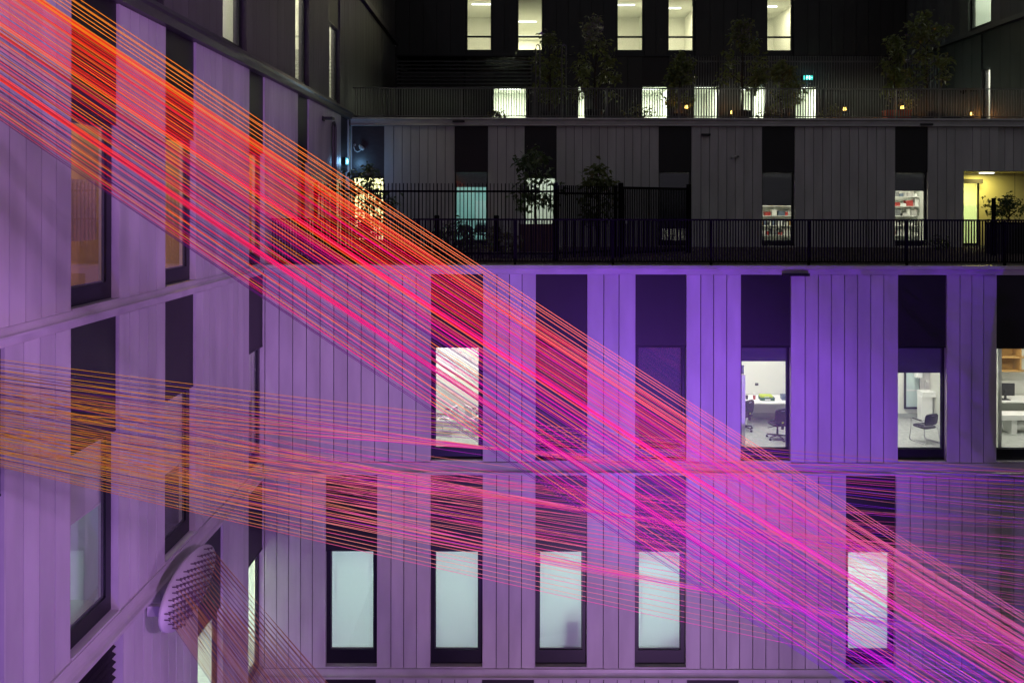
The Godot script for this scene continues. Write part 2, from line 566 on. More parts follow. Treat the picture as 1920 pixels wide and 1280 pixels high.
func box_thing(called: String, label: String, cat: String, m: Material, c: Vector3, s: Vector3, group := "") -> Node3D:
	# a small box or stack standing on a surface: body, lid and a spine label
	var t := thing(called, label, cat, c, rng.randf_range(-0.15, 0.15), group)
	bpart(t, "body", m, Vector3(-s.x / 2, 0, -s.z / 2), Vector3(s.x / 2, s.y * 0.8, s.z / 2))
	bpart(t, "lid", m, Vector3(-s.x / 2 - 0.006, s.y * 0.8 + 0.001, -s.z / 2 - 0.006), Vector3(s.x / 2 + 0.006, s.y, s.z / 2 + 0.006))
	bpart(t, "spine_label", M.paper, Vector3(-s.x * 0.2, s.y * 0.2, s.z / 2), Vector3(s.x * 0.2, s.y * 0.62, s.z / 2 + 0.003))
	return t

func paper_stack(label: String, at: Vector3, w: float, h: float, d: float) -> void:
	var t := thing("paper_stack", label, "papers", at, 0.0, "papers stacked on the pigeonhole shelves")
	var y := 0.0
	var i := 0
	while y < h and i < 9:
		var th := rng.randf_range(0.012, 0.03)
		part(t, "folder", boxm(Vector3(w * rng.randf_range(0.85, 1.0), th, d)), [M.paper, M.desk, M.grey_plastic, M.paper][rng.randi() % 4], Vector3(rng.randf_range(-0.02, 0.02), y + th / 2, 0), Vector3(0, rng.randf_range(-0.25, 0.25), 0))
		y += th + 0.003
		i += 1

# ------------------------------------------------------------------ cords
func cord_material(a: Color, e: Color, k: float) -> StandardMaterial3D:
	var m := mat(a.r, a.g, a.b, 0.6)
	if k > 0.0:
		m.emission_enabled = true     # fluorescent yarn under black light gives off its own light
		m.emission = lin(e.r, e.g, e.b)
		m.emission_energy_multiplier = k
	return m

func light_tinted_cord(at: Array, colors: Array, k: float) -> StandardMaterial3D:
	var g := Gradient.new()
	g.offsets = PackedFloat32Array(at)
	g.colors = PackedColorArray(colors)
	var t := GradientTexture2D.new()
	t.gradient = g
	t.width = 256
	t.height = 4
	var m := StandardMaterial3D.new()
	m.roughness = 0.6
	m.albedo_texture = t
	m.emission_enabled = true     # fluorescent yarn; the gradient paints coloured light into albedo and emission
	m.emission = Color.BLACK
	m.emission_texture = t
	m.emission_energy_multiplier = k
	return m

func cord(parent: Node3D, a: Vector3, b: Vector3, r: float, m: Material, sag: float) -> void:
	var pts := PackedVector3Array()
	for i in 11:
		var t := i / 10.0
		pts.append(a.lerp(b, t) - Vector3(0, 4.0 * sag * t * (1.0 - t), 0))
	part(parent, "cord", tube(pts, r, 5), m)

func oval_board(label: String, at: Vector3, turn: float, ra: float, rb: float, post := false) -> Node3D:
	# an oval board facing local +z with rows of pins and a wall bracket behind
	var t := thing("anchor_board", label, "anchor board", at, turn)
	var st := soup()
	var n := 40
	var rim := []
	for i in n:
		var a := TAU * i / n
		rim.append(Vector2(cos(a) * ra, sin(a) * rb))
	for i in n:
		var p: Vector2 = rim[i]
		var q: Vector2 = rim[(i + 1) % n]
		for v in [Vector3(0, 0, 0.03), Vector3(q.x, q.y, 0.03), Vector3(p.x, p.y, 0.03), Vector3(0, 0, -0.03), Vector3(p.x, p.y, -0.03), Vector3(q.x, q.y, -0.03),
				Vector3(p.x, p.y, -0.03), Vector3(p.x, p.y, 0.03), Vector3(q.x, q.y, 0.03), Vector3(p.x, p.y, -0.03), Vector3(q.x, q.y, 0.03), Vector3(q.x, q.y, -0.03)]:
			st.add_vertex(v)
	st.generate_normals()
	part(t, "board", st.commit(), M.board_face)
	bpart(t, "bracket", M.white, Vector3(-ra * 0.75, -0.09, -0.36), Vector3(-ra * 0.75 + 0.09, 0.09, -0.031))
	bpart(t, "bracket", M.white, Vector3(ra * 0.6, -0.12, -0.36), Vector3(ra * 0.6 + 0.14, 0.12, -0.031))
	if post:
		bpart(t, "post", M.ledge_dark, Vector3(-0.12, -at.y, -0.62), Vector3(0.12, 0.3, -0.362))
	return t

func pins(t: Node3D, ra: float, rb: float, rows: int, cols: int) -> Array:
	var out := []
	for i in rows:
		for j in cols:
			var p := Vector2(lerpf(-0.9, 0.9, i / float(rows - 1)), lerpf(-0.82, 0.82, (j + (0.5 if i % 2 else 0.0)) / float(cols)))
			if p.length() > 0.93:
				continue
			var q := Vector3(p.x * ra, p.y * rb, 0.03)
			var o := part(t, "pin", cyl(0.012, 0.012, 0.085, 6), M.pin, q + Vector3(0, 0, 0.0425), Vector3(PI / 2, 0, 0))
			part(o, "pin_head", cyl(0.024, 0.024, 0.02, 8), M.pin, Vector3(0, 0.0525, 0))
			out.append(q + Vector3(0, 0, 0.08))
	return out

func flood(label: String, at: Vector3, aim: Vector3, color: Color, energy: float, angle: float, size := 0.2, mast := false) -> void:
	var t := thing("floodlight", label, "floodlight", at, 0.0)
	t.look_at_from_position(at, aim, Vector3.UP)
	bpart(t, "housing", M.plastic, Vector3(-0.25, -0.18, 0.02), Vector3(0.25, 0.18, 0.22))
	var m := glow(color.srgb_to_linear().r, color.srgb_to_linear().g, color.srgb_to_linear().b, 3.0)
	bpart(t, "lamp_lens", m, Vector3(-0.22, -0.15, -0.005), Vector3(0.22, 0.15, 0.018))
	bpart(t, "yoke", M.rail_grey, Vector3(-0.29, -0.5, 0.08), Vector3(-0.26, 0.05, 0.13))
	bpart(t, "yoke", M.rail_grey, Vector3(0.26, -0.5, 0.08), Vector3(0.29, 0.05, 0.13))
	if mast:
		var p := bpart(t, "mast", M.rail_grey, Vector3(-0.09, -at.y, -0.09), Vector3(0.09, -0.5, 0.09))
		p.global_transform = Transform3D(Basis(), Vector3(at.x, at.y / 2 - 0.3, at.z + 0.3))
	var l := SpotLight3D.new()
	l.name = "flood_beam"
	l.light_color = color
	l.light_energy = energy
	l.spot_angle = angle
	l.spot_angle_attenuation = 1.0
	l.spot_range = 80.0
	l.spot_attenuation = 2.0
	l.light_size = size
	l.shadow_enabled = true
	l.position = Vector3(0, 0, -0.26)
	t.add_child(l)

func lantern(label: String, at: Vector3, energy: float) -> void:
	var t := thing("lantern", label, "lantern", at, 0.0, "small warm lanterns on the planted terrace")
	part(t, "base", cyl(0.09, 0.08, 0.03, 10), M.plastic, Vector3(0, 0.015, 0))
	part(t, "stem", cyl(0.018, 0.018, 0.7, 8), M.plastic, Vector3(0, 0.38, 0))
	part(t, "bulb", cyl(0.07, 0.05, 0.12, 12), glow(1.0, 0.62, 0.12, 5.0), Vector3(0, 0.80, 0))
	part(t, "cap", cyl(0.11, 0.03, 0.05, 12), M.plastic, Vector3(0, 0.90, 0))
	var l := OmniLight3D.new()
	l.name = "lantern_light"
	l.light_color = Color(1.0, 0.62, 0.25)
	l.light_energy = energy
	l.light_size = 0.06
	l.omni_range = 12.0
	l.omni_attenuation = 2.0
	l.shadow_enabled = true
	l.position = Vector3(0, 0.80, 0)
	t.add_child(l)

# -------------------------------------------------------------------- scene
func _ready() -> void:
	rng.seed = 2024
	setup_camera_and_light()
	build_ground()
	build_violet_wing()
	build_boarded_wing()
	build_setback_storey()
	build_dark_block()
	build_clad_wing()
	build_gravel_terrace()
	build_planted_terrace()
	furnish_rooms()
	build_cords()

func setup_camera_and_light() -> void:
	var cam := Camera3D.new()
	cam.name = "camera"
	cam.projection = Camera3D.PROJECTION_FRUSTUM
	cam.near = 0.1
	cam.far = 400.0
	cam.size = 0.1 * 2.0 * 640.0 / F
	cam.frustum_offset = Vector2(-6.0, -260.0) / F * 0.1
	cam.position = Vector3(0, E, 0)
	cam.rotation.z = 0.0018
	add_child(cam)
	cam.current = true
	var env := Environment.new()
	env.background_mode = Environment.BG_SKY
	env.tonemap_mode = Environment.TONE_MAPPER_LINEAR
	env.tonemap_exposure = 1.0
	env.sdfgi_enabled = true
	env.ssao_enabled = true
	env.ssil_enabled = true
	var sky := ProceduralSkyMaterial.new()     # a city night sky in a long exposure
	sky.sky_top_color = lin(0.077, 0.076, 0.082)
	sky.sky_horizon_color = lin(0.092, 0.087, 0.093)
	sky.ground_bottom_color = lin(0.01, 0.01, 0.01)
	sky.ground_horizon_color = lin(0.05, 0.047, 0.05)
	sky.sky_curve = 0.2
	env.background_energy_multiplier = 1.0
	env.sky = Sky.new()
	env.sky.sky_material = sky
	var we := WorldEnvironment.new()
	we.name = "night_air"
	we.environment = env
	add_child(we)
	var moon := DirectionalLight3D.new()
	moon.name = "moonlight"
	moon.light_color = Color(0.9, 0.93, 1.0)
	moon.light_energy = 0.012
	moon.light_angular_distance = 0.5
	moon.shadow_enabled = true
	moon.rotation = Vector3(-0.9, -0.5, 0)
	add_child(moon)
	materials()
	# the courtyard's floodlights, and one added fill, stand on its floor, below the frame
	flood("violet floodlight on the courtyard floor aimed at the boarded facade", Vector3(6.0, 0.75, 1.5), Vector3(6.0, E - 0.8, -D1), Color(0.46, 0.04, 1.0), 700.0, 22.0)
	flood("mauve floodlight high on a mast aimed at the side wing", Vector3(10.5, E + 1.0, 1.5), Vector3(XL, E - 2.2, -10.5), Color(0.85, 0.61, 1.0), 285.0, 34.0, 0.5, true)
	flood("violet floodlight under the viewpoint aimed along the side wing", Vector3(-1.0, 0.75, 3.0), Vector3(-5.5, E + 0.5, -18.0), Color(0.48, 0.20, 1.0), 75.0, 36.0)
	flood("mauve floodlight in the far corner of the courtyard aimed at the lower facade", Vector3(6.0, 0.75, 1.0), Vector3(-0.8, E - 9.8, -D1), Color(0.85, 0.64, 0.96), 185.0, 36.0, 0.5)
	flood("added violet floodlight near the courtyard edge aimed at the facade beside the last blind", Vector3(9.0, 0.75, 0.0), Vector3(9.8, E - 8.5, -D1), Color(0.74, 0.50, 1.0), 60.0, 32.0, 0.4)  # unseen fill lamp, added because the lower facade came out too dark

func build_ground() -> void:
	var g := BoxMesh.new()
	g.size = Vector3(240, 0.4, 240)
	struct("ground", g, M.paving, Vector3(0, -0.2, -40))

func fx(px: float) -> float: return (px - 966.0) * D1 / F
func gx(px: float) -> float: return (px - 966.0) * D2 / F
func hx(px: float) -> float: return (px - 966.0) * D3 / F
func su(px: float) -> float: return -XL * F / (966.0 - px)

func build_violet_wing() -> void:
	var b := thing("office_wing", "pale boarded office wing under violet floodlight, facing the viewer", "building", Vector3(0, 0, -D1))
	var e := 20.0
	# upper storey, under the gravel terrace
	storey(b, XL + 0.02, e, E - 6.83, E - 1.88, [
		{"a": fx(808), "b": fx(906), "vs": E - 3.77, "room": {"ua": fx(808) - 0.5, "ub": fx(906) + 0.35, "va": E - 6.75, "vb": E - 2.6, "depth": 2.6, "lamps": [[-1.55, 1.2, 1.2, 14.0]], "skirting": true}},
		{"a": fx(1005), "b": fx(1102), "vs": E - 3.77, "blind": E - 6.35, "blind_mat": "blind_dark"},
		{"a": fx(1192), "b": fx(1288), "vs": E - 3.77, "blind": E - 6.35, "blind_mat": "blind_violet"},
		{"a": fx(1390), "b": fx(1484), "vs": E - 3.77, "ts": 0.05, "blind": E - 4.18, "blind_mat": "blind_dark", "room": {"ua": 5.85, "ub": 9.2, "va": E - 6.75, "vb": E - 3.4, "depth": 3.65, "lamps": [[7.1, 0.9, 1.6, 7.0], [7.4, 2.4, 1.6, 5.0]], "skirting": true}},
		{"a": fx(1685), "b": fx(1777), "vs": E - 3.77, "ts": 0.05, "blind": E - 4.48, "blind_mat": "blind_dark", "room": {"ua": 9.5, "ub": 12.95, "va": E - 6.75, "vb": E - 3.4, "depth": 3.65, "lamps": [[11.0, 0.9, 1.6, 7.0], [11.3, 2.4, 1.6, 5.0]], "skirting": true}},
		{"a": fx(1870), "b": fx(1968), "vs": E - 3.77, "ts": 0.03, "room": {"ua": 13.05, "ub": 17.4, "va": E - 6.75, "vb": E - 3.2, "depth": 3.65, "wall": "wall_in", "lamps": [[14.6, 0.9, 1.6, 8.0], [15.0, 2.4, 1.6, 4.5]], "skirting": true}},
		{"a": fx(2070), "b": fx(2168), "vs": E - 3.77, "blind": E - 6.35, "blind_mat": "blind_dark"}])
	# lower storey with its closed, lit blinds
	var bl := []
	for p in [[611, 708], [808, 906], [1005, 1102], [1192, 1288], [1588, 1682]]:
		bl.append({"a": fx(p[0]), "b": fx(p[1]), "vs": E - 9.17, "vb": E - 12.2, "blind": E - 11.8 , "tb": 0.36, "ts": 0.11, "cords": p[0] != 1588,
			"room": {"depth": 1.9, "va": E - 12.2, "vb": E - 8.9, "wall": "wall_cool", "color": Color(1.0, 0.985, 0.95), "lamps": [[(fx(p[0]) + fx(p[1])) / 2 + (0.35 if p[0] % 2 else -0.3), 1.0 + 0.25 * (p[0] % 3), 1.2, 9.5 + (p[0] % 4) * 1.2 + (3.0 if p[0] > 1100 else 0.0)]]}})
	storey(b, XL + 0.02, e, E - 12.26, E - 7.12, bl)
	var low := []
	for p in [[610, 706], [905, 1003], [1290, 1387], [1586, 1680]]:
		low.append({"a": fx(p[0]), "b": fx(p[1]), "vs": E - 14.4, "blind": E - 17.2, "blind_mat": "blind_dark"})
	storey(b, XL + 0.02, e, 0.02, E - 12.47, low)
	# parapet cap and band courses
	part(b, "parapet_cap", extrude([Vector2(E - 1.88, -0.3), Vector2(E - 1.64, -0.3), Vector2(E - 1.64, 0.10), Vector2(E - 1.72, 0.12), Vector2(E - 1.735, 0.085), Vector2(E - 1.75, 0.06), Vector2(E - 1.875, 0.05)], XL, e), M.ledge)
	ledge(b, XL, e, E - 7.12, E - 6.83, M.ledge, 0.15)
	ledge(b, XL, e, E - 12.47, E - 12.26, M.ledge, 0.14)
	# floor and roof slabs behind the facade
	bpart(b, "roof_slab", M.concrete, Vector3(XL, E - 2.25, -10.4), Vector3(e, E - 1.80, -0.31))
	bpart(b, "floor_slab", M.concrete, Vector3(XL, E - 7.1, -10.4), Vector3(e, E - 6.9, -0.31))
	bpart(b, "rear_wall", M.concrete, Vector3(XL, 0, -10.6), Vector3(e, E - 1.9, -10.41))
	var v := thing("vent_slot", "dark rectangular fitting on the parapet above the office window", "vent", Vector3(fx(1490), E - 1.90, -D1 + 0.05))
	bpart(v, "housing", M.plastic, Vector3(-0.34, 0, 0), Vector3(0.34, 0.07, 0.14))
	bpart(v, "grille", M.frame, Vector3(-0.31, 0.012, 0.14), Vector3(0.31, 0.056, 0.147))

func build_boarded_wing() -> void:
	var b := thing("boarded_wing", "long boarded side wing receding to the corner, pale below and dark above", "building", Vector3(XL, 0, 0), PI / 2)
	var bayw := [[su(133), su(223)], [su(310), su(367)], [su(467), su(496.2)]]
	var near := [8.72, 10.02]
	var dim := {"wall": "wall_olive", "floor": "skirting", "ceiling": "wall_olive", "depth": 1.8, "color": Color(1.0, 0.80, 0.42)}
	# storey level with the gravel terrace
	var r1 := dim.duplicate()
	r1.lamps = [[(su(133) + su(223)) / 2, 1.0, 0.9, 7.5]]
	var r2 := dim.duplicate()
	r2.lamps = [[(su(310) + su(367)) / 2, 1.0, 0.9, 12.0]]
	var r3 := dim.duplicate()
	r3.lamps = [[(su(467) + su(496)) / 2, 1.0, 0.9, 12.0]]
	storey(b, 4.0, D2 - 0.02, E - 1.64, E + 3.30, [
		{"a": 5.6, "b": 6.98, "vs": E + 1.3, "blind": E - 1.4, "blind_mat": "blind_dark"},
		{"a": bayw[0][0], "b": bayw[0][1], "vs": E + 1.3, "ts": 0.16, "curtain": true, "room": r1},
		{"a": bayw[1][0], "b": bayw[1][1], "vs": E + 1.3, "ts": 0.16, "room": r2},
		{"a": bayw[2][0], "b": bayw[2][1], "vs": E + 1.3, "ts": 0.16, "room": r3},
		{"a": su(558), "b": su(579), "vs": E + 1.3, "ts": 0.16, "blind": E - 1.4, "blind_mat": "blind_dark"},
		{"a": 29.3, "b": 30.7, "vs": E + 1.3, "ts": 0.16, "blind": E - 1.4, "blind_mat": "blind_dark"}])
	var dark_room := {"wall": "wall_cool", "floor": "skirting", "depth": 2.0, "lamps": []}
	var q2 := dark_room.duplicate()
	q2.wall = "spandrel"  # black walls hide the lamp's light below the blind
	q2.floor = "spandrel"
	q2.lamps = [[bayw[1][0] + 0.7, 0.55, 0.8, 6.0]]  # lamp added only to brighten the blind from behind
	var q3 := dark_room.duplicate()
	q3.wall = "spandrel"
	q3.floor = "spandrel"
	q3.lamps = [[bayw[2][0] + 0.6, 0.55, 0.8, 6.0]]  # same added lamp and black walls, behind the corner blind
	var q1 := dark_room.duplicate()
	q1.lamps = [[bayw[0][0] + 0.7, 0.9, 0.8, 1.7]]
	storey(b, 4.0, D1 - 0.02, E - 6.83, E - 1.88, [
		{"a": near[0], "b": near[1], "vs": E - 3.77, "ts": 0.16, "blind": E - 6.0, "blind_mat": "blind_dark"},
		{"a": bayw[0][0], "b": bayw[0][1], "vs": E - 3.77, "ts": 0.16, "blind": E - 4.95, "blind_mat": "blind_grey", "room": q1},
		{"a": bayw[1][0], "b": bayw[1][1], "vs": E - 3.77, "ts": 0.16, "blind": E - 5.3, "blind_mat": "blind_grey", "room": q2},
		{"a": bayw[2][0], "b": bayw[2][1], "vs": E - 3.77, "ts": 0.16, "blind": E - 5.1, "blind_mat": "blind_grey", "room": q3}])
	var lit := {"wall": "wall_in", "depth": 2.2, "color": Color(1.0, 1.0, 0.88), "va": E - 12.2, "vb": E - 8.9}
	var l1 := lit.duplicate()
	l1.lamps = [[16.9, 1.0, 1.1, 20.0]]
	var l2 := lit.duplicate()
	l2.lamps = [[19.8, 1.0, 1.1, 40.0]]
	storey(b, 4.0, D1 - 0.02, E - 12.26, E - 7.12, [
		{"a": 11.69, "b": 13.07, "vs": E - 7.2, "louvre": true, "vb": E - 12.2},
		{"a": 16.15, "b": 17.53, "vs": E - 9.1, "ts": 0.12, "blind": E - 11.9, "room": l1, "tb": 0.2},
		{"a": bayw[2][0], "b": bayw[2][1], "vs": E - 9.1, "ts": 0.12, "blind": E - 11.9, "room": l2, "tb": 0.2}])
	storey(b, 4.0, D1 - 0.02, 0.02, E - 12.47, [
		{"a": 14.1, "b": 15.48, "vs": E - 14.4, "blind": E - 17.2, "blind_mat": "blind_dark"}])
	# dark storeys above
	var up := []
	for p in [[su(258), su(306)], [su(417), su(462)], [su(553), su(579)], [su(617), su(637)]]:
		up.append({"a": p[0], "b": p[1], "vs": E + 6.5, "vb": E + 3.72, "tb": 0.08, "ts": 0.2, "sill": false,
			"room": {"depth": 3.5, "va": E + 3.7, "vb": E + 7.5, "ua": p[0] - 0.3, "ub": p[1] + 0.3, "color": Color(1.0, 0.97, 0.85), "lamps": [[(p[0] + p[1]) / 2, 1.0, 1.2, 10.0]]}})
	storey(b, 4.0, D3 + 0.4, E + 3.60, E + 8.6, up, "dark")
	storey(b, 4.0, D3 + 0.4, E + 8.9, E + 15.0, [], "dark", 0.7)
	part(b, "band_course", extrude([Vector2(E + 3.30, -0.1), Vector2(E + 3.6, -0.1), Vector2(E + 3.6, 0.16), Vector2(E + 3.5, 0.2), Vector2(E + 3.46, 0.14), Vector2(E + 3.31, 0.12)], 4.0, D2 + 0.3), M.ledge_dark)
	part(b, "band_course", extrude([Vector2(E + 8.6, -0.1), Vector2(E + 8.9, -0.1), Vector2(E + 8.9, 0.16), Vector2(E + 8.62, 0.16)], 4.0, D3 - 0.02), M.ledge_dark)
	bpart(b, "fascia", M.white, Vector3(4.0, E - 1.885, -0.05), Vector3(D1 - 0.06, E - 1.761, -0.012))
	ledge(b, 4.0, D1 - 0.06, E - 1.76, E - 1.62, M.ledge, 0.10)
	ledge(b, 4.0, D1 - 0.25, E - 7.12, E - 6.83, M.ledge, 0.14)
	ledge(b, 4.0, D1 - 0.15, E - 12.47, E - 12.26, M.ledge, 0.16)
	# pieces that shut the wing behind its facade
	for y in [E - 1.75, E - 6.97, E - 12.36, E + 3.42, E + 15.1]:
		bpart(b, "floor_slab", M.concrete, Vector3(4.0, y - 0.1, -8.0), Vector3(D3, y + 0.1, -0.36))
	bpart(b, "rear_wall", M.concrete, Vector3(4.0, 0, -8.2), Vector3(D3, E + 15.2, -8.01))
	# wall lamp bracket and downpipe beside the terrace door
	var w := thing("wall_bracket", "dark flat bracket on the pale side wall above the terrace", "bracket", Vector3(XL + 0.02, wy(222, 26.4), -26.4))
	bpart(w, "arm", M.plastic, Vector3(0, -0.03, -0.35), Vector3(0.34, 0.05, 0.0))
	bpart(w, "back_plate", M.plastic, Vector3(-0.015, -0.08, -0.36), Vector3(-0.001, 0.08, 0.01))
	var d := thing("downpipe", "pale grey downpipe with a bent top on the side wall", "pipe", Vector3(XL + 0.10, E - 1.7, -27.6))
	part(d, "pipe", tube(PackedVector3Array([Vector3(0, 0, 0), Vector3(0, 4.4, 0), Vector3(0.0, 4.52, -0.05), Vector3(0.0, 4.57, -0.18), Vector3(0, 4.5, -0.3), Vector3(0, 4.4, -0.36), Vector3(0, 0.1, -0.36)]), 0.05, 8), M.rail_grey)
	bpart(d, "pipe_clip", M.rail_grey, Vector3(-0.06, 2.4, -0.42), Vector3(-0.02, 2.5, 0.08))

func build_setback_storey() -> void:
	var b := thing("setback_storey", "grey boarded storey set back behind the gravel terrace", "building", Vector3(0, 0, -D2))
	var v0 := E - 1.75
	var v1 := E + 3.05
	var warm := Color(1.0, 0.97, 0.72)
	storey(b, XL + 0.02, gx(1808), v0, v1, [
		{"a": gx(659), "b": gx(720), "vs": E + 1.05, "tb": 0.2, "ts": 0.05, "sp": "ledge_dark", "room": {"ua": -6.55, "ub": -4.7, "depth": 3.0, "wall": "wall_in", "color": warm, "lamps": [[-5.8, 0.8, 1.0, 30.0]]}},
		{"a": gx(852), "b": gx(915), "vs": E + 1.27, "tb": 0.2, "ts": 0.05, "room": {"ua": -2.9, "ub": -0.6, "depth": 3.6, "wall": "wall_cool", "color": Color(0.8, 1.0, 0.98), "lamps": [[-1.6, 0.9, 1.0, 6.5]]}, "blind": E + 0.65, "blind_mat": "blind_dark"},
		{"a": gx(983), "b": gx(1044), "vs": E + 1.05, "tb": 0.2, "ts": 0.05, "room": {"ua": -0.3, "ub": 2.2, "depth": 3.6, "wall": "wall_in", "color": Color(0.95, 1.0, 0.95), "lamps": [[1.0, 0.9, 1.0, 10.0]]}},
		{"a": gx(1235), "b": gx(1297), "vs": E + 1.27, "tb": 0.2, "ts": 0.05, "blind": E - 1.0, "blind_mat": "blind_violet", "room": {"depth": 2.0, "lamps": [[6.4, 1.0, 0.8, 5.0]]}},
		{"a": gx(1429), "b": gx(1491), "vs": E + 1.27, "tb": 0.2, "ts": 0.06, "blind": E - 0.06, "blind_mat": "blind_dark", "room": {"ua": 9.5, "ub": 12.6, "depth": 3.2, "color": Color(1.0, 0.99, 0.9), "lamps": [[10.5, 0.8, 1.2, 13.0]]}},
		{"a": gx(1679), "b": gx(1741), "vs": E + 1.27, "tb": 0.2, "ts": 0.06, "blind": E + 0.53, "blind_mat": "blind_dark", "room": {"ua": 14.8, "ub": 17.5, "depth": 3.2, "color": Color(1.0, 0.99, 0.9), "lamps": [[16.2, 0.8, 1.2, 14.0]]}}], "board", 0.343)
	# the recess at the end of the terrace, under the last boards
	var r0 := gx(1808)
	boards(b, r0, gx(1872), E + 1.29, v1, "board", 0.343)
	var set_in := group_part(b, "wall_return", Vector3(0, 0, -0.12))
	boards(set_in, gx(1872) + 0.01, 24.0, E + 1.29, v1, "board", 0.343)
	var y0 := E - 1.75
	bpart(b, "recess_ceiling", M.wall_warm, Vector3(r0 - 0.2, E + 1.28, -1.76), Vector3(24.0, E + 1.5, -0.30))
	bpart(b, "recess_wall", M.wall_warm, Vector3(r0 - 0.2, y0, -1.76), Vector3(r0 - 0.002, E + 1.28, -0.295))
	bpart(b, "recess_wall", M.wall_warm, Vector3(r0, y0, -1.76), Vector3(18.25, E + 1.28, -1.6))
	bpart(b, "recess_wall", M.wall_warm, Vector3(19.42, y0, -1.76), Vector3(24.0, E + 1.28, -1.6))
	bpart(b, "recess_wall", M.wall_warm, Vector3(18.251, E + 1.02, -1.76), Vector3(19.419, E + 1.28, -1.6))
	for jx in [20.9, 22.4]:
		bpart(b, "wall_joint", M.joint, Vector3(jx, y0, -1.6), Vector3(jx + 0.015, E + 1.28, -1.597))
	bpart(b, "recess_beam", M.ledge_dark, Vector3(r0, E + 0.84, -1.55), Vector3(19.40, E + 1.02, -1.3))
	var dr := group_part(b, "glazed_door", Vector3(18.252, y0, -1.62))
	part(dr, "frame", ring_mesh(1.166, 2.76, 0.05, 0.05, 0.1, 0.06), M.frame)
	bpart(dr, "pane", M.glass, Vector3(0.06, 0.11, -0.035), Vector3(1.10, 2.70, -0.03))
	bpart(dr, "screen_film", M.blind, Vector3(0.055, 0.105, -0.058), Vector3(1.11, 1.7, -0.052))
	room(b, {"a": 18.3, "b": 19.4, "room": {"front": -1.77, "ua": 18.1, "ub": 21.0, "depth": 2.6, "va": y0, "vb": E + 1.2, "wall": "wall_warm", "color": Color(1.0, 1.0, 0.75), "lamps": [[19.6, 1.1, 0.9, 15.0]]}}, y0, v1)
	var rl := group_part(b, "recess_light", Vector3(19.3, E + 1.25, -0.9))
	part(rl, "diffuser", boxm(Vector3(0.5, 0.04, 0.2)), M.tube)
	var al := AreaLight3D.new()
	al.name = "recess_lamp"
	al.area_size = Vector2(0.5, 0.2)
	al.light_energy = 4.0
	al.light_color = Color(1.0, 0.93, 0.5)
	al.rotation.x = -PI / 2
	al.position.y = -0.04
	al.shadow_enabled = true
	rl.add_child(al)
	# cap along the planted terrace
	part(b, "parapet_cap", extrude([Vector2(v1, -0.3), Vector2(E + 3.37, -0.3), Vector2(E + 3.37, 0.12), Vector2(E + 3.30, 0.14), Vector2(E + 3.26, 0.08), Vector2(E + 3.12, 0.07), Vector2(v1 + 0.02, 0.11), Vector2(v1, 0.10)], XL + 0.06, 24.0), M.ledge)
	bpart(b, "corner_post", M.white, Vector3(gx(651), v0, -0.02), Vector3(gx(655), v1, 0.09))
	bpart(b, "roof_slab", M.concrete, Vector3(XL, E + 2.6, -11.6), Vector3(24.0, E + 3.3, -7.0))
	bpart(b, "roof_slab", M.concrete, Vector3(XL, E + 3.1, -7.0), Vector3(24.0, E + 3.3, -0.31))
	bpart(b, "end_wall", M.concrete, Vector3(24.01, y0, -11.6), Vector3(24.3, E + 3.3, 0.0))
	for p in [[860, 228, "beside the corner"], [1735, 232, "over the window with the shelves"]]:
		var v := thing("parapet_vent", "dark slot in the grey parapet cap " + p[2], "vent", Vector3(gx(p[0]), wy(p[1], D2), -D2 + 0.08))
		bpart(v, "housing", M.plastic, Vector3(-0.24, -0.04, 0), Vector3(0.24, 0.03, 0.09))
		bpart(v, "grille", M.frame, Vector3(-0.22, -0.03, 0.09), Vector3(0.22, 0.02, 0.096))
	var wl := thing("wall_fitting", "dark flat wall fitting high on the grey boards", "wall light", Vector3(gx(1323), wy(252, D2), -D2))
	bpart(wl, "housing", M.plastic, Vector3(-0.17, -0.04, 0), Vector3(0.17, 0.04, 0.13))
	bpart(wl, "cover", M.frame, Vector3(-0.15, -0.055, 0.02), Vector3(0.15, -0.041, 0.12))
	var cc := thing("security_camera", "small pale security camera on the middle of the grey boards", "camera", Vector3(gx(1375), wy(293, D2), -D2))
	bpart(cc, "mount", M.rail_grey, Vector3(0.05, -0.02, 0), Vector3(0.22, 0.04, 0.06))
	bar_part(cc, "camera_body", M.ledge, Vector3(-0.12, -0.05, 0.18), Vector3(0.1, 0.02, 0.08), 0.05)
	# dome camera on a swan neck, beside the corner
	var sn: Node3D = thing("dome_camera", "white dome camera on a curved swan-neck arm by the corner", "camera", Vector3(gx(664), wy(272, D2), -D2 + 0.0))
	part(sn, "arm", tube(PackedVector3Array([Vector3(0, 0, -0.08), Vector3(0, 0, 0.12), Vector3(0.01, -0.15, 0.16), Vector3(0.07, -0.30, 0.18), Vector3(0.18, -0.36, 0.19), Vector3(0.30, -0.33, 0.2), Vector3(0.38, -0.22, 0.2)]), 0.025, 8), M.white)
	part(sn, "back_plate", cyl(0.06, 0.06, 0.03, 12), M.white, Vector3(0, 0.0, -0.07), Vector3(PI / 2, 0, 0))
	part(sn, "dome", ball(0.10), M.white, Vector3(0.44, -0.2, 0.2))
	sn.scale = Vector3.ONE * 0.8
	part(sn, "hood", cyl(0.11, 0.05, 0.16, 12), M.white, Vector3(0.33, -0.10, 0.2), Vector3(0, 0, 0.7))
	exit_sign("lit blue-white exit sign on the corner by the swan-neck camera", Vector3(XL + 0.02, wy(303, 30.0), -30.0), PI / 2, Color(0.55, 0.78, 1.0), 0.4)

func ball(r: float) -> SphereMesh:
	var s := SphereMesh.new()
	s.radius = r
	s.height = r * 2
	s.radial_segments = 14
	s.rings = 8
	return s

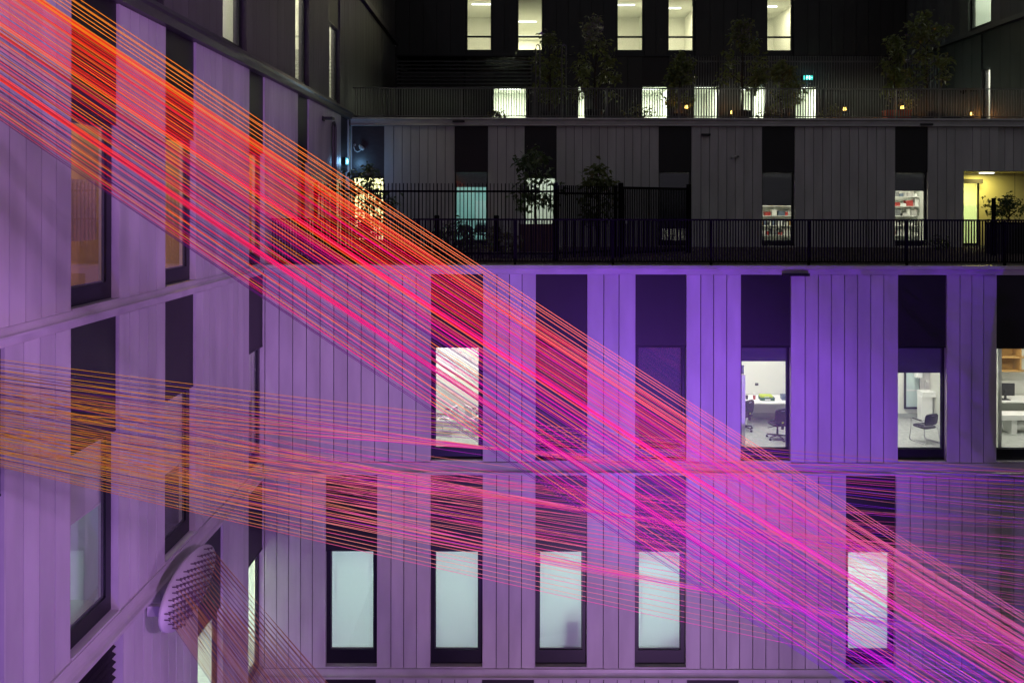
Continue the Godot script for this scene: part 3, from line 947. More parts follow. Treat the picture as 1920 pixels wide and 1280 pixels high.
func exit_sign(label: String, at: Vector3, turn: float, col: Color, energy: float) -> void:
	var t := thing("exit_sign", label, "exit sign", at, turn)
	bpart(t, "housing", M.plastic, Vector3(-0.28, -0.14, -0.02), Vector3(0.28, 0.14, 0.06))
	bpart(t, "lit_face", glow(0.0, 0.28, 0.24, 1.0, 0.1, 0.4, 0.35), Vector3(-0.26, -0.12, 0.06), Vector3(0.26, 0.12, 0.066))
	var c := col.srgb_to_linear()
	var wm := glow(c.r, c.g, c.b, 2.2)
	# a running figure, a doorway and an arrow
	var st := soup()
	bx(st, Vector3(0.04, -0.09, 0.066), Vector3(0.12, 0.09, 0.072))
	bx(st, Vector3(0.15, -0.02, 0.066), Vector3(0.22, 0.02, 0.072))
	bx(st, Vector3(-0.10, -0.03, 0.066), Vector3(-0.03, 0.05, 0.072))
	bar(st, Vector3(-0.08, -0.02, 0.069), Vector3(-0.15, -0.09, 0.069), 0.012)
	bar(st, Vector3(-0.05, -0.02, 0.069), Vector3(0.0, -0.08, 0.069), 0.012)
	bar(st, Vector3(-0.08, 0.04, 0.069), Vector3(-0.17, 0.0, 0.069), 0.01)
	part(t, "lit_pictogram", st.commit(), wm)
	part(t, "lit_head", cyl(0.022, 0.022, 0.008, 10), wm, Vector3(-0.04, 0.085, 0.070), Vector3(PI / 2, 0, 0))
	var l := OmniLight3D.new()
	l.name = "sign_light"
	l.light_color = col
	l.light_energy = energy
	l.light_size = 0.15
	l.omni_range = 10.0
	l.omni_attenuation = 2.0
	l.shadow_enabled = true
	l.position = Vector3(0, 0, 0.25)
	t.add_child(l)

func build_dark_block() -> void:
	var b := thing("dark_block", "black clad block behind the planted terrace with tall lit windows", "building", Vector3(0, 0, -D3))
	var warm := Color(1.0, 0.96, 0.80)
	var ups := []
	var spec := {875: [[1.2, 1.0]], 971: [[5.0, 1.1], [9.2, 1.1]], 1158: [[1.3, 1.1]], 1254: [[2.0, 1.0]], 1440: [[1.6, 1.1]]}
	for p in [[875, 920], [971, 1016], [1158, 1205], [1254, 1300], [1440, 1485]]:
		var lamps := []
		var mid := (hx(p[0]) + hx(p[1])) / 2
		for s in spec[p[0]]:
			lamps.append([mid + (0.1 if p[0] == 875 else -0.1), s[0], 1.15, 12.0])
		ups.append({"a": hx(p[0]) - 0.12, "b": hx(p[1]) + 0.12, "vs": E + 11.9, "vb": E + 8.3, "tb": 0.1, "ts": 0.12, "transom": E + 9.13, "sill": false,
			"room": {"ua": mid - 1.25, "ub": mid + 1.25, "va": E + 8.2, "vb": E + (11.3 if p[0] != 971 else 11.2), "depth": 10.5 if p[0] == 971 else 4.5, "color": warm, "lamps": lamps}})
	storey(b, XL + 0.02, 21.4, E + 8.1, E + 15.0, ups, "black", 0.7)
	var lows := []
	for p in [[925, 986, 1], [1084, 1097, 1], [1205, 1252, 1], [1303, 1346, 0], [1390, 1437, 1], [1494, 1534, 0], [1843, 1855, 0]]:
		var mid := (hx(p[0]) + hx(p[1])) / 2
		lows.append({"a": hx(p[0]) - 0.05, "b": hx(p[1]) + 0.05, "vs": E + 6.46, "vb": E + 3.6, "tb": 0.1, "ts": 0.05, "sill": false,
			"room": {"ua": mid - 1.0, "ub": mid + 1.0, "va": E + 3.4, "vb": E + 6.6, "depth": 4.0, "color": Color(0.97, 1.0, 0.9), "lamps": [[mid, 1.0 + p[2] * 0.9, 1.2, 22.0]]}})
	lows = lows.slice(0, 6)
	storey(b, XL + 0.02, 21.4, E + 3.31, E + 8.05, lows, "black", 0.7)
	bpart(b, "storey_band", M.frame, Vector3(XL + 0.02, E + 8.03, -0.3), Vector3(21.4, E + 8.12, 0.03))
	bpart(b, "rear_wall", M.concrete, Vector3(XL, E - 2.0, -12.2), Vector3(21.4, E + 15.1, -12.0))
	bpart(b, "roof_slab", M.concrete, Vector3(XL, E + 15.02, -12.2), Vector3(21.4, E + 15.3, 0.1))
	bpart(b, "base_wall", M.joint, Vector3(XL, 0.0, -12.2), Vector3(21.4, E + 2.5, -11.8))

func build_clad_wing() -> void:
	var x := 21.5
	var b := thing("clad_wing", "dark clad wing closing the far end of the planted terrace, one window lit", "building", Vector3(x, 0, 0), -PI / 2)
	var u := func(px: float) -> float: return -x * F / (px - 966.0)
	storey(b, -D3 - 0.4, -D2 - 0.1, E + 8.1, E + 15.0, [
		{"a": u.call(1816), "b": u.call(1858), "vs": E + 11.9, "vb": E + 8.2, "tb": 0.1, "ts": 0.1, "sill": false,
			"room": {"depth": 4.0, "va": E + 8.15, "vb": E + 11.5, "color": Color(0.95, 1.0, 0.9), "lamps": [[u.call(1837), 1.2, 1.2, 9.0]]}}], "dark", 0.7)
	part(b, "band_course", extrude([Vector2(E + 7.85, -0.1), Vector2(E + 8.08, -0.1), Vector2(E + 8.08, 0.14), Vector2(E + 7.87, 0.16)], -D3 + 0.1, -D2 - 0.1), M.rail_grey)
	storey(b, -D3 - 0.4, -D2 - 0.1, E + 3.31, E + 7.84, [
		{"a": u.call(1840), "b": u.call(1857), "vs": E + 6.2, "vb": E + 3.5, "tb": 0.1, "ts": 0.08, "sill": false,
			"room": {"depth": 3.0, "va": E + 3.4, "vb": E + 6.6, "lamps": [[u.call(1848), 1.0, 0.7, 7.0]]}}], "black", 0.7)
	bpart(b, "end_wall", M.joint, Vector3(-D2 - 0.1, E + 3.31, -6.0), Vector3(-D2 + 0.1, E + 15.0, -0.02))
	bpart(b, "roof_slab", M.concrete, Vector3(-D3, E + 15.02, -6.0), Vector3(-D2, E + 15.2, 0.1))
	bpart(b, "rear_wall", M.concrete, Vector3(-D3, E + 3.3, -6.2), Vector3(-D2, E + 15.0, -6.02))

func build_gravel_terrace() -> void:
	var y := E - 1.75
	var f := BoxMesh.new()
	f.size = Vector3(30.5, 0.05, D2 - D1 - 0.32)
	struct("terrace_floor", f, M.gravel, Vector3(XL + 15.27, y - 0.026, -(D1 + D2) / 2 - 0.15))
	# loose pebbles
	var mm := MultiMesh.new()
	mm.transform_format = MultiMesh.TRANSFORM_3D
	var sp := SphereMesh.new()
	sp.radius = 0.05
	sp.height = 0.07
	sp.radial_segments = 7
	sp.rings = 4
	mm.mesh = sp
	mm.instance_count = 9000
	for i in 9000:
		var p := Vector3(rng.randf_range(-2.5, 19.0), y + 0.005, -rng.randf_range(D1 + 0.4, D2 - 0.2))
		var s := rng.randf_range(0.5, 1.3)
		mm.set_instance_transform(i, Transform3D(Basis(Vector3.UP, rng.randf() * TAU).scaled(Vector3(s, s * 0.8, s * 0.8)), p))
	var mi := MultiMeshInstance3D.new()
	mi.name = "terrace_pebbles"
	mi.multimesh = mm
	mi.material_override = M.stone
	mi.set_meta("kind", "stuff")
	tag(mi, "dark rounded pebbles spread over the gravel terrace", "gravel")
	add_child(mi)
	balustrade("balustrade", "dark balustrade with close vertical bars along the gravel terrace edge", XL + 0.1, 15.0, E - 1.64, D1 + 0.12, 1.22, 0.0735, 2.6, M.rail, 0.026)
	# courtyard fence of thin pickets, then the denser return and gate
	palisade("picket_fence", "black picket fence across the terrace in front of the planter", Vector3(wx(590, 23.2), y, -23.2), Vector3(wx(1043, 23.2), y, -23.2), 2.33, 0.113, M.rail, 0.026)
	palisade("picket_fence", "closely set picket fence between the corner post and the gate", Vector3(wx(1046, 23.2), y, -23.25), Vector3(wx(1158, 24.8), y, -24.75), 2.28, 0.085, M.rail, 0.034)
	var ga := Vector3(wx(1164, 24.9), y, -24.9)
	var gb := Vector3(wx(1292, 26.9), y, -26.9)
	var t := thing("gate", "tall dark gate of close vertical slats at the end of the picket fence", "gate", ga, atan2(ga.z - gb.z, gb.x - ga.x))
	var w := Vector2(gb.x - ga.x, gb.z - ga.z).length()
	for px in [0.0, w]:
		part(t, "post", boxm(Vector3(0.12, 2.4, 0.12)), M.rail, Vector3(px, 1.2, 0))
	bpart(t, "top_rail", M.rail, Vector3(0.07, 2.2, -0.04), Vector3(w - 0.07, 2.28, 0.0))
	bpart(t, "bottom_rail", M.rail, Vector3(0.07, 0.1, -0.04), Vector3(w - 0.07, 0.18, 0.0))
	var sx := 0.12
	while sx < w - 0.1:
		part(t, "slat", boxm(Vector3(0.042, 2.12, 0.02)), M.rail, Vector3(sx, 1.15, 0.012))
		sx += 0.082
	part(t, "latch", boxm(Vector3(0.05, 0.14, 0.05)), M.steel, Vector3(0.2, 1.15, 0.05))
	# big timber planter with its young tree
	var pl := thing("planter_box", "large brown slatted planter box under the leafy young tree", "planter", Vector3(wx(1005, 27.6), y, -27.6))
	for i in 7:
		bpart(pl, "plank", M.planter, Vector3(-0.58, 0.02 + i * 0.142, 0.50), Vector3(0.58, 0.155 + i * 0.142, 0.54))
		bpart(pl, "plank", M.planter, Vector3(-0.62, 0.02 + i * 0.142, -0.5), Vector3(-0.582, 0.155 + i * 0.142, 0.54))
		bpart(pl, "plank", M.planter, Vector3(0.582, 0.02 + i * 0.142, -0.5), Vector3(0.62, 0.155 + i * 0.142, 0.54))
	bpart(pl, "soil", M.bark, Vector3(-0.57, 0.0, -0.49), Vector3(0.57, 0.9, 0.49))
	plant("young_tree", "leafy young tree in the brown planter box before the lit window", "tree", Vector3(wx(1005, 27.6), y + 0.9, -27.6), 2.65, 1.7, 11, 1, 0.22, 620, "leaf1", 0.22)
	plant("young_tree", "young tree rising behind the closely set pickets", "tree", Vector3(wx(1122, 26.8), y, -27.2), 3.0, 1.5, 12, 0, 0.22, 520, "leaf0", 0.4)
	plant("young_tree", "dense small tree before the yellow corner window", "tree", Vector3(wx(690, 26.6), y, -26.6), 2.9, 1.55, 13, 1, 0.17, 1000, "leaf1", 0.18)
	plant("shrub", "dark shrub growing beside the table behind the pickets", "shrub", Vector3(wx(862, 25.6), y, -25.6), 1.0, 1.3, 14, 1, 0.16, 420, "leaf1", 0.1)
	plant("shrub", "low spreading shrub beside the planter box", "shrub", Vector3(wx(935, 26.6), y, -26.6), 0.75, 1.4, 15, 1, 0.16, 380, "leaf2", 0.1)
	plant("shrub", "low shrub against the boards under the last lit window", "shrub", Vector3(wx(1762, 29.0), y, -29.0), 0.5, 0.9, 16, 1, 0.14, 160, "leaf1", 0.1)
	plant("bonsai_tree", "small flat-topped tree silhouetted against the yellow recess", "tree", Vector3(wx(1893, 27.0), y, -27.0), 1.95, 1.25, 17, 1, 0.12, 700, "leaf1", 0.62)
	var hd := thing("planter_trough", "long dark planter trough below the small flat-topped tree", "planter", Vector3(wx(1893, 27.0), y, -27.0))
	bpart(hd, "trough", M.plastic, Vector3(-0.6, 0.0, -0.35), Vector3(1.2, 1.05, 0.35))
	bpart(hd, "rim", M.rail, Vector3(-0.63, 1.05, -0.38), Vector3(1.23, 1.1, 0.38))
	var po := thing("post", "slim dark post standing beside the small flat-topped tree", "post", Vector3(wx(1864, 26.0), y, -26.0))
	part(po, "shaft", boxm(Vector3(0.09, 1.9, 0.09)), M.rail, Vector3(0, 0.95, 0))
	part(po, "cap", boxm(Vector3(0.10, 0.03, 0.10)), M.rail, Vector3(0, 1.915, 0))
	var kb := thing("planting_kerb", "pale concrete kerb behind the pickets", "kerb", Vector3(wx(965, 24.2), y, -24.3))
	for i in 4:
		bpart(kb, "kerb_stone", M.concrete, Vector3(-1.27 + i * 0.64, 0, -0.08), Vector3(-1.27 + i * 0.64 + 0.63, 0.2, 0.08))
	var tb := thing("garden_table", "small dark garden table behind the picket fence", "table", Vector3(wx(828, 26.4), y, -26.4))
	bpart(tb, "table_top", M.rail, Vector3(-0.5, 0.72, -0.35), Vector3(0.5, 0.76, 0.35))
	for q in [[-0.44, -0.3], [0.44, -0.3], [-0.44, 0.3], [0.44, 0.3]]:
		bpart(tb, "leg", M.rail, Vector3(q[0] - 0.025, 0, q[1] - 0.025), Vector3(q[0] + 0.025, 0.719, q[1] + 0.025))
	for s in [[819, "beside the garden table"], [931, "left of the planter box"]]:
		var bo := thing("bollard", "dark bollard post " + s[1], "bollard", Vector3(wx(s[0], 25.2), y, -25.2))
		part(bo, "shaft", cyl(0.08, 0.08, 1.28, 12), M.rail, Vector3(0, 0.64, 0))
		part(bo, "cap", cyl(0.095, 0.07, 0.06, 12), M.rail, Vector3(0, 1.31, 0))

func build_planted_terrace() -> void:
	var y := E + 3.40
	var f := BoxMesh.new()
	f.size = Vector3(28.0, 0.06, D3 - D2 - 0.35)
	struct("terrace_floor", f, M.paving, Vector3(XL + 14.02, E + 3.335, -(D2 + D3) / 2 + 0.02))
	balustrade("balustrade", "dark balustrade with vertical bars along the planted terrace edge", XL + 0.1, 21.4, E + 3.37, D2 + 0.12, 1.22, 0.104, 2.9, M.rail_grey, 0.03)
	palisade("screen_fence", "tall dark screen fence of close bars behind the terrace trees", Vector3(wx(1268, 35.0), y, -35.0), Vector3(wx(1765, 35.0), y, -35.0), 3.25, 0.118, M.rail_grey, 0.04)
	var spots := [
		[1030, 68, 33.4, 1.55, "bushy terrace tree beside the hooped posts"], [1116, 38, 32.6, 1.75, "tallest pointed terrace tree in front of the dark wall"],
		[1276, 103, 34.0, 1.15, "small terrace tree at the end of the screen fence"], [1392, 44, 32.8, 1.55, "slender pointed tree between two lit terrace windows"],
		[1466, 116, 33.4, 1.35, "low bushy tree left of the green exit sign"], [1676, 70, 34.4, 1.2, "thin tree showing its tip above the screen fence"],
		[1738, 22, 33.2, 1.9, "broad tall tree at the far end of the planted terrace"]]
	var i := 0
	for s in spots:
		var z: float = s[2]
		var top := wy(s[1], z)
		plant("terrace_tree", s[4], "tree", Vector3(wx(s[0], z), y + 0.5, -z), top - y - 0.5, s[3], 40 + i, 0, 0.2, 1000, "leaf0", 0.16, "trees in pots along the planted terrace")
		var pot := thing("plant_pot", "dark round pot holding the " + s[4], "pot", Vector3(wx(s[0], z), y - 0.03, -z), 0.0, "pots along the planted terrace")
		part(pot, "pot_body", cyl(0.27, 0.36, 0.5, 16), M.plastic, Vector3(0, 0.25, 0))
		part(pot, "rim", cyl(0.39, 0.39, 0.05, 16), M.plastic, Vector3(0, 0.505, 0))
		i += 1
	for p in [[1008, "before the lit window"], [1057, "before the dark wall"]]:
		var hp := thing("hooped_post", "tall dark hooped post on the terrace " + p[1], "post", Vector3(wx(p[0], 32.0), y - 0.03, -32.0))
		part(hp, "hoop", tube(PackedVector3Array([Vector3(-0.085, 0, 0), Vector3(-0.085, 3.0, 0), Vector3(-0.06, 3.12, 0), Vector3(0, 3.17, 0), Vector3(0.06, 3.12, 0), Vector3(0.085, 3.0, 0), Vector3(0.085, 0, 0)]), 0.03, 8), M.rail_grey)
		bpart(hp, "foot_plate", M.rail, Vector3(-0.16, 0, -0.1), Vector3(0.16, 0.02, 0.1))
	# louvred canopy over the first terrace window
	var cn := thing("louvre_canopy", "black louvred canopy over the first lit terrace window", "canopy", Vector3(wx(870, 38.0), y - 0.03, -38.0))
	for k in 8:
		part(cn, "louvre", boxm(Vector3(6.6, 0.03, 0.2)), M.louvre, Vector3(0, 2.3 + k * 0.18, 0), Vector3(0.5, 0, 0))
	for px in [-3.2, 0.0, 3.2]:
		bpart(cn, "support", M.rail, Vector3(px - 0.05, 0, -0.25), Vector3(px + 0.05, 3.74, -0.15))
	bpart(cn, "roof_sheet", M.rail, Vector3(-3.3, 3.75, -4.0), Vector3(3.3, 3.81, 0.1))
	exit_sign("lit green exit sign over the terrace door", Vector3(wx(1514, D3), wy(145, D3), -D3 + 0.05), 0.0, Color(0.6, 1.0, 0.95), 0.35)
	lantern("warm lantern near the small terrace tree", Vector3(wx(1287, 33.6), y - 0.03, -33.6), 0.4)
	lantern("warm lantern on the terrace between the two rightmost trees", Vector3(wx(1692, 33.6), y - 0.03, -33.6), 0.5)
	lantern("added warm lantern under the slender pointed terrace tree", Vector3(wx(1372, 35.6), y - 0.03, -35.6), 0.4)  # added lantern, standing in for warm reflections behind the bars
	lantern("added warm lantern standing alone near the far wing", Vector3(wx(1822, 36.0), y - 0.03, -36.0), 0.5)  # another added lantern, put in so the bars catch warm light
	lantern("warm lantern right of the terrace door", Vector3(wx(1584, 34.2), y - 0.03, -34.2), 0.4)
	var rb := thing("red_planter", "small red planter box under the warm lantern", "planter", Vector3(wx(1682, 32.6), y - 0.03, -32.6))
	bpart(rb, "box", M.red, Vector3(-0.5, 0, -0.2), Vector3(0.5, 0.5, 0.2))
	bpart(rb, "rim", M.red, Vector3(-0.53, 0.5, -0.23), Vector3(0.53, 0.54, 0.23))
	for p in [[1200, 1.0, "under the lit window behind the pointed tree"], [1440, 0.9, "under the slender pointed tree"], [1560, 1.0, "right of the terrace door"], [930, 0.7, "under the louvred canopy"]]:
		plant("shrub", "low terrace shrub " + p[2], "shrub", Vector3(wx(p[0], 33.0), y - 0.02, -33.0), 0.7 * p[1], 1.1 * p[1], 60 + int(p[0]), 1, 0.15, 220, "leaf2", 0.05)
	var ct := thing("spotlight", "dark spotlight on an arm high on the far wing", "spotlight", Vector3(21.48, wy(98, 27.0) - 0.0, -36.0))
	bar_part(ct, "arm", M.rail, Vector3(0, 0, 0), Vector3(-0.5, 0.0, 0), 0.025)
	bar_part(ct, "head", M.rail, Vector3(-0.5, 0.06, 0.0), Vector3(-0.75, -0.08, 0.1), 0.08, 0.1, 10)

func furnish_rooms() -> void:
	var fl := E - 6.75
	# office behind the part-raised blind
	office_chair("black swivel office chair on castors at the white desk", Vector3(wx(1459, 22.2), fl, -22.2), 0.25)
	office_chair("second swivel chair half hidden behind the tall cabinet", Vector3(wx(1392, 23.2), fl, -23.1), 0.6)
	desk("white angle-legged desk against the office back wall", Vector3(6.85, fl, -24.35), Vector3(9.1, fl + 0.73, -23.35))
	var cab := thing("cabinet", "tall pale cabinet at the edge of the office window", "cabinet", Vector3(6.17, fl, -21.6))
	bpart(cab, "carcass", M.ledge, Vector3(-0.2, 0, -0.45), Vector3(0.2, 2.02, 0.2))
	bpart(cab, "door", M.desk, Vector3(-0.195, 0.05, 0.2), Vector3(0.195, 2.0, 0.215))
	box_thing("storage_box", "grey box standing on top of the tall cabinet", "box", M.grey_plastic, Vector3(6.17, fl + 2.02, -21.6), Vector3(0.32, 0.24, 0.3))
	var dy := fl + 0.731
	box_thing("box_file", "dark green tray topped with bright lime sheets on the desk", "box", M.green_box, Vector3(7.72, dy, -23.75), Vector3(0.42, 0.09, 0.3))
	box_thing("lime_folder", "bright lime folder lying on the dark green tray", "folder", M.lime, Vector3(7.70, dy + 0.092, -23.76), Vector3(0.36, 0.05, 0.26))
	box_thing("box_file", "blue-grey box file with a white label on the desk", "box", M.blue_box, Vector3(8.42, dy, -23.8), Vector3(0.45, 0.13, 0.3))
	for c in [[7.13, "dark", M.plastic, "black pen cup standing on the desk"], [7.36, "tan", M.red, "small reddish mug standing on the desk"]]:
		var cup := thing("cup", c[3], "cup", Vector3(c[0], dy, -23.8))
		part(cup, "cup_body", cyl(0.035, 0.042, 0.12, 12), c[2], Vector3(0, 0.06, 0))
		part(cup, "pens", cyl(0.02, 0.03, 0.08, 6), M.paper, Vector3(0, 0.15, 0))
	var sk := thing("wall_socket", "small dark socket on the office back wall", "socket", Vector3(7.62, fl + 1.05, -24.4))
	bpart(sk, "plate", M.plastic, Vector3(-0.05, -0.04, 0), Vector3(0.05, 0.04, 0.012))
	bpart(sk, "switch", M.grey_plastic, Vector3(-0.02, -0.015, 0.012), Vector3(0.02, 0.015, 0.018))
	# consulting room
	visitor_chair("black cantilever visitor chair with steel frame facing into the room", Vector3(wx(1738, 21.9), fl, -22.0), 0.35)
	var iw := thing("inner_window", "dark-framed inner window in the consulting room wall", "window", Vector3(wx(1711, 24.4), fl + 0.3, -24.38))
	part(iw, "frame", ring_mesh(0.52, 2.2, 0.05, 0.05, 0.05, 0.05), M.frame, Vector3(-0.26, 0, 0.05))
	bpart(iw, "pane", M.wall_cool, Vector3(-0.208, 0.06, 0.0), Vector3(0.208, 2.14, 0.012))
	bpart(iw, "blind_rail", M.desk, Vector3(-0.208, 0.56, 0.012), Vector3(0.208, 0.60, 0.025))
	var bn := thing("basin_unit", "white basin and splashback panel at the consulting room wall", "basin", Vector3(wx(1752, 23.6), fl, -23.9))
	bpart(bn, "panel", M.ledge, Vector3(-0.12, 0, -0.3), Vector3(0.5, 2.6, -0.26))
	bpart(bn, "basin", M.desk, Vector3(-0.22, 0.80, -0.26), Vector3(0.2, 0.95, 0.1))
	bpart(bn, "pedestal", M.desk, Vector3(-0.24, 0, -0.2), Vector3(0.1, 0.799, 0.05))
	bpart(bn, "towel_dispenser", M.desk, Vector3(-0.3, 1.35, -0.28), Vector3(-0.13, 1.85, -0.1))
	part(bn, "tap", tube(PackedVector3Array([Vector3(0, 0.95, -0.2), Vector3(0, 1.2, -0.2), Vector3(0, 1.26, -0.12), Vector3(0, 1.2, -0.02)]), 0.014, 6), M.steel)
	# records room at the edge of the picture
	var sh := thing("pigeonhole_shelf", "timber pigeonhole shelf unit above the long white desk", "shelf", Vector3(14.3, fl + 1.55, -24.15))
	for k in 4:
		bpart(sh, "shelf_board", M.wood, Vector3(-0.9, k * 0.42, -0.2), Vector3(1.6, k * 0.42 + 0.025, 0.2))
	for px in [-0.9, -0.38, 0.5, 1.35]:
		bpart(sh, "divider", M.wood, Vector3(px, 0.026, -0.2), Vector3(px + 0.03, 1.259, 0.197))
	bpart(sh, "back_panel", M.wood, Vector3(-0.9, 0.0, -0.235), Vector3(1.6, 1.28, -0.201))
	var k2 := 0
	for q in [[13.65, 0.03], [14.2, 0.03], [13.65, 0.45], [14.25, 0.45], [14.55, 0.45], [13.68, 0.87], [14.3, 0.87]]:
		paper_stack(["lower left papers in the pigeonhole shelf", "loose sheets beside the white cup in the shelf", "middle left papers in the pigeonhole shelf", "tall paper pile in the middle pigeonhole", "paper pile beside the tall pile in the shelf", "upper left papers in the pigeonhole shelf", "upper right papers in the pigeonhole shelf"][k2], Vector3(q[0], fl + 1.55 + q[1], -24.1), 0.26, [0.2, 0.05, 0.2, 0.28, 0.2, 0.16, 0.2][k2], 0.3)
		k2 += 1
	var wc := thing("cup", "small white cup standing in the timber pigeonhole", "cup", Vector3(14.5, fl + 1.578, -24.02))
	part(wc, "cup_body", cyl(0.04, 0.045, 0.13, 12), M.paper, Vector3(0, 0.065, 0))
	part(wc, "cup_lid", cyl(0.047, 0.042, 0.02, 12), M.plastic, Vector3(0, 0.141, 0))
	desk("long white desk below the timber pigeonhole shelf", Vector3(13.35, fl, -24.35), Vector3(16.6, fl + 0.74, -23.5))
	var bt := thing("low_bench", "low white bench in front of the long desk", "bench", Vector3(14.9, fl, -22.9))
	bpart(bt, "bench_top", M.desk, Vector3(-1.6, 0.42, -0.25), Vector3(1.7, 0.56, 0.25))
	for px in [-1.4, -0.25, 1.4]:
		bpart(bt, "leg", M.desk, Vector3(px - 0.08, 0, -0.2), Vector3(px + 0.08, 0.419, 0.2))
	var mo := thing("monitor", "dark computer monitor at the right of the long desk", "monitor", Vector3(15.05, fl + 0.741, -23.8))
	bpart(mo, "screen", M.plastic, Vector3(-0.25, 0.12, 0), Vector3(0.3, 0.5, 0.03))
	bpart(mo, "stand", M.plastic, Vector3(-0.03, 0.02, 0.03), Vector3(0.03, 0.3, 0.06))
	bpart(mo, "foot", M.plastic, Vector3(-0.12, 0, -0.08), Vector3(0.12, 0.02, 0.12))
	# the bright room behind the cords
	visitor_chair("pale chair seen through the bright window, left side", Vector3(-2.0, E - 6.75, -22.6), 1.2, "desk")
	visitor_chair("pale chair seen through the bright window, right side", Vector3(-1.15, E - 6.75, -22.7), -1.0, "desk")
	# things close behind the lit blinds
	for p in [[1075, 1.35, 0.45, "third"], [1265, 0.62, 0.6, "fourth"]]:
		var bb := thing("box_pile", "dark boxes seen as a shadow through the %s lit blind" % p[3], "boxes", Vector3(fx(p[0]), E - 12.2, -D1 - 0.55))
		bpart(bb, "lower_box", M.grey_plastic, Vector3(-p[2] / 2, 0, -0.15), Vector3(p[2] / 2, p[1] * 0.6, 0.15))
		bpart(bb, "upper_box", M.grey_plastic, Vector3(-p[2] / 2 + 0.05, p[1] * 0.6 + 0.002, -0.14), Vector3(p[2] / 2, p[1], 0.14))
	# storerooms on the set-back storey
	var sy := E - 1.65
	for p in [[11.35, "left"], [16.35, "right"]]:
		var u := thing("store_shelf", "white storeroom shelves crowded with supplies in the %s lit terrace window" % p[1], "shelf", Vector3(p[0], sy, -33.6))
		for k in 6:
			bpart(u, "shelf_board", M.desk, Vector3(-1.1, 0.25 + k * 0.42, -0.2), Vector3(1.1, 0.275 + k * 0.42, 0.2))
		for px in [-1.1, 0.0, 1.08]:
			bpart(u, "upright", M.desk, Vector3(px - 0.015, 0, -0.22), Vector3(px + 0.015, 2.6, -0.201))
		for k in 6:
			var sx := -1.0
			while sx < 0.95:
				var w := rng.randf_range(0.08, 0.3)
				var h := rng.randf_range(0.1, 0.34)
				var ms := [M.paper, M.desk, M.grey_plastic, M.wood, M.red, M.blue_box, M.paper, M.ledge]
				part(u, "supply_pack", boxm(Vector3(snappedf(w, 0.04), snappedf(h, 0.04), 0.26)), ms[rng.randi() % ms.size()], Vector3(sx + w / 2, 0.277 + k * 0.42 + snappedf(h, 0.04) / 2, 0.0))
				sx += w + rng.randf_range(0.01, 0.12)
	# meeting room: white boards and two tub chairs behind the glass
	var wb := thing("whiteboard", "pale whiteboard on the blue-green meeting room wall", "whiteboard", Vector3(-1.35, E - 0.9, -34.7))
	bpart(wb, "panel", M.desk, Vector3(-0.45, 0.0, 0), Vector3(0.6, 1.0, 0.03))
	bpart(wb, "tray", M.steel, Vector3(-0.45, -0.03, 0), Vector3(0.6, -0.001, 0.08))
	for p in [[-2.15, 0.3, "left"], [-1.35, -0.3, "right"]]:
		visitor_chair("dark meeting chair nearest the glass, %s one" % p[2], Vector3(p[0], sy - 0.1, -31.9), p[1])

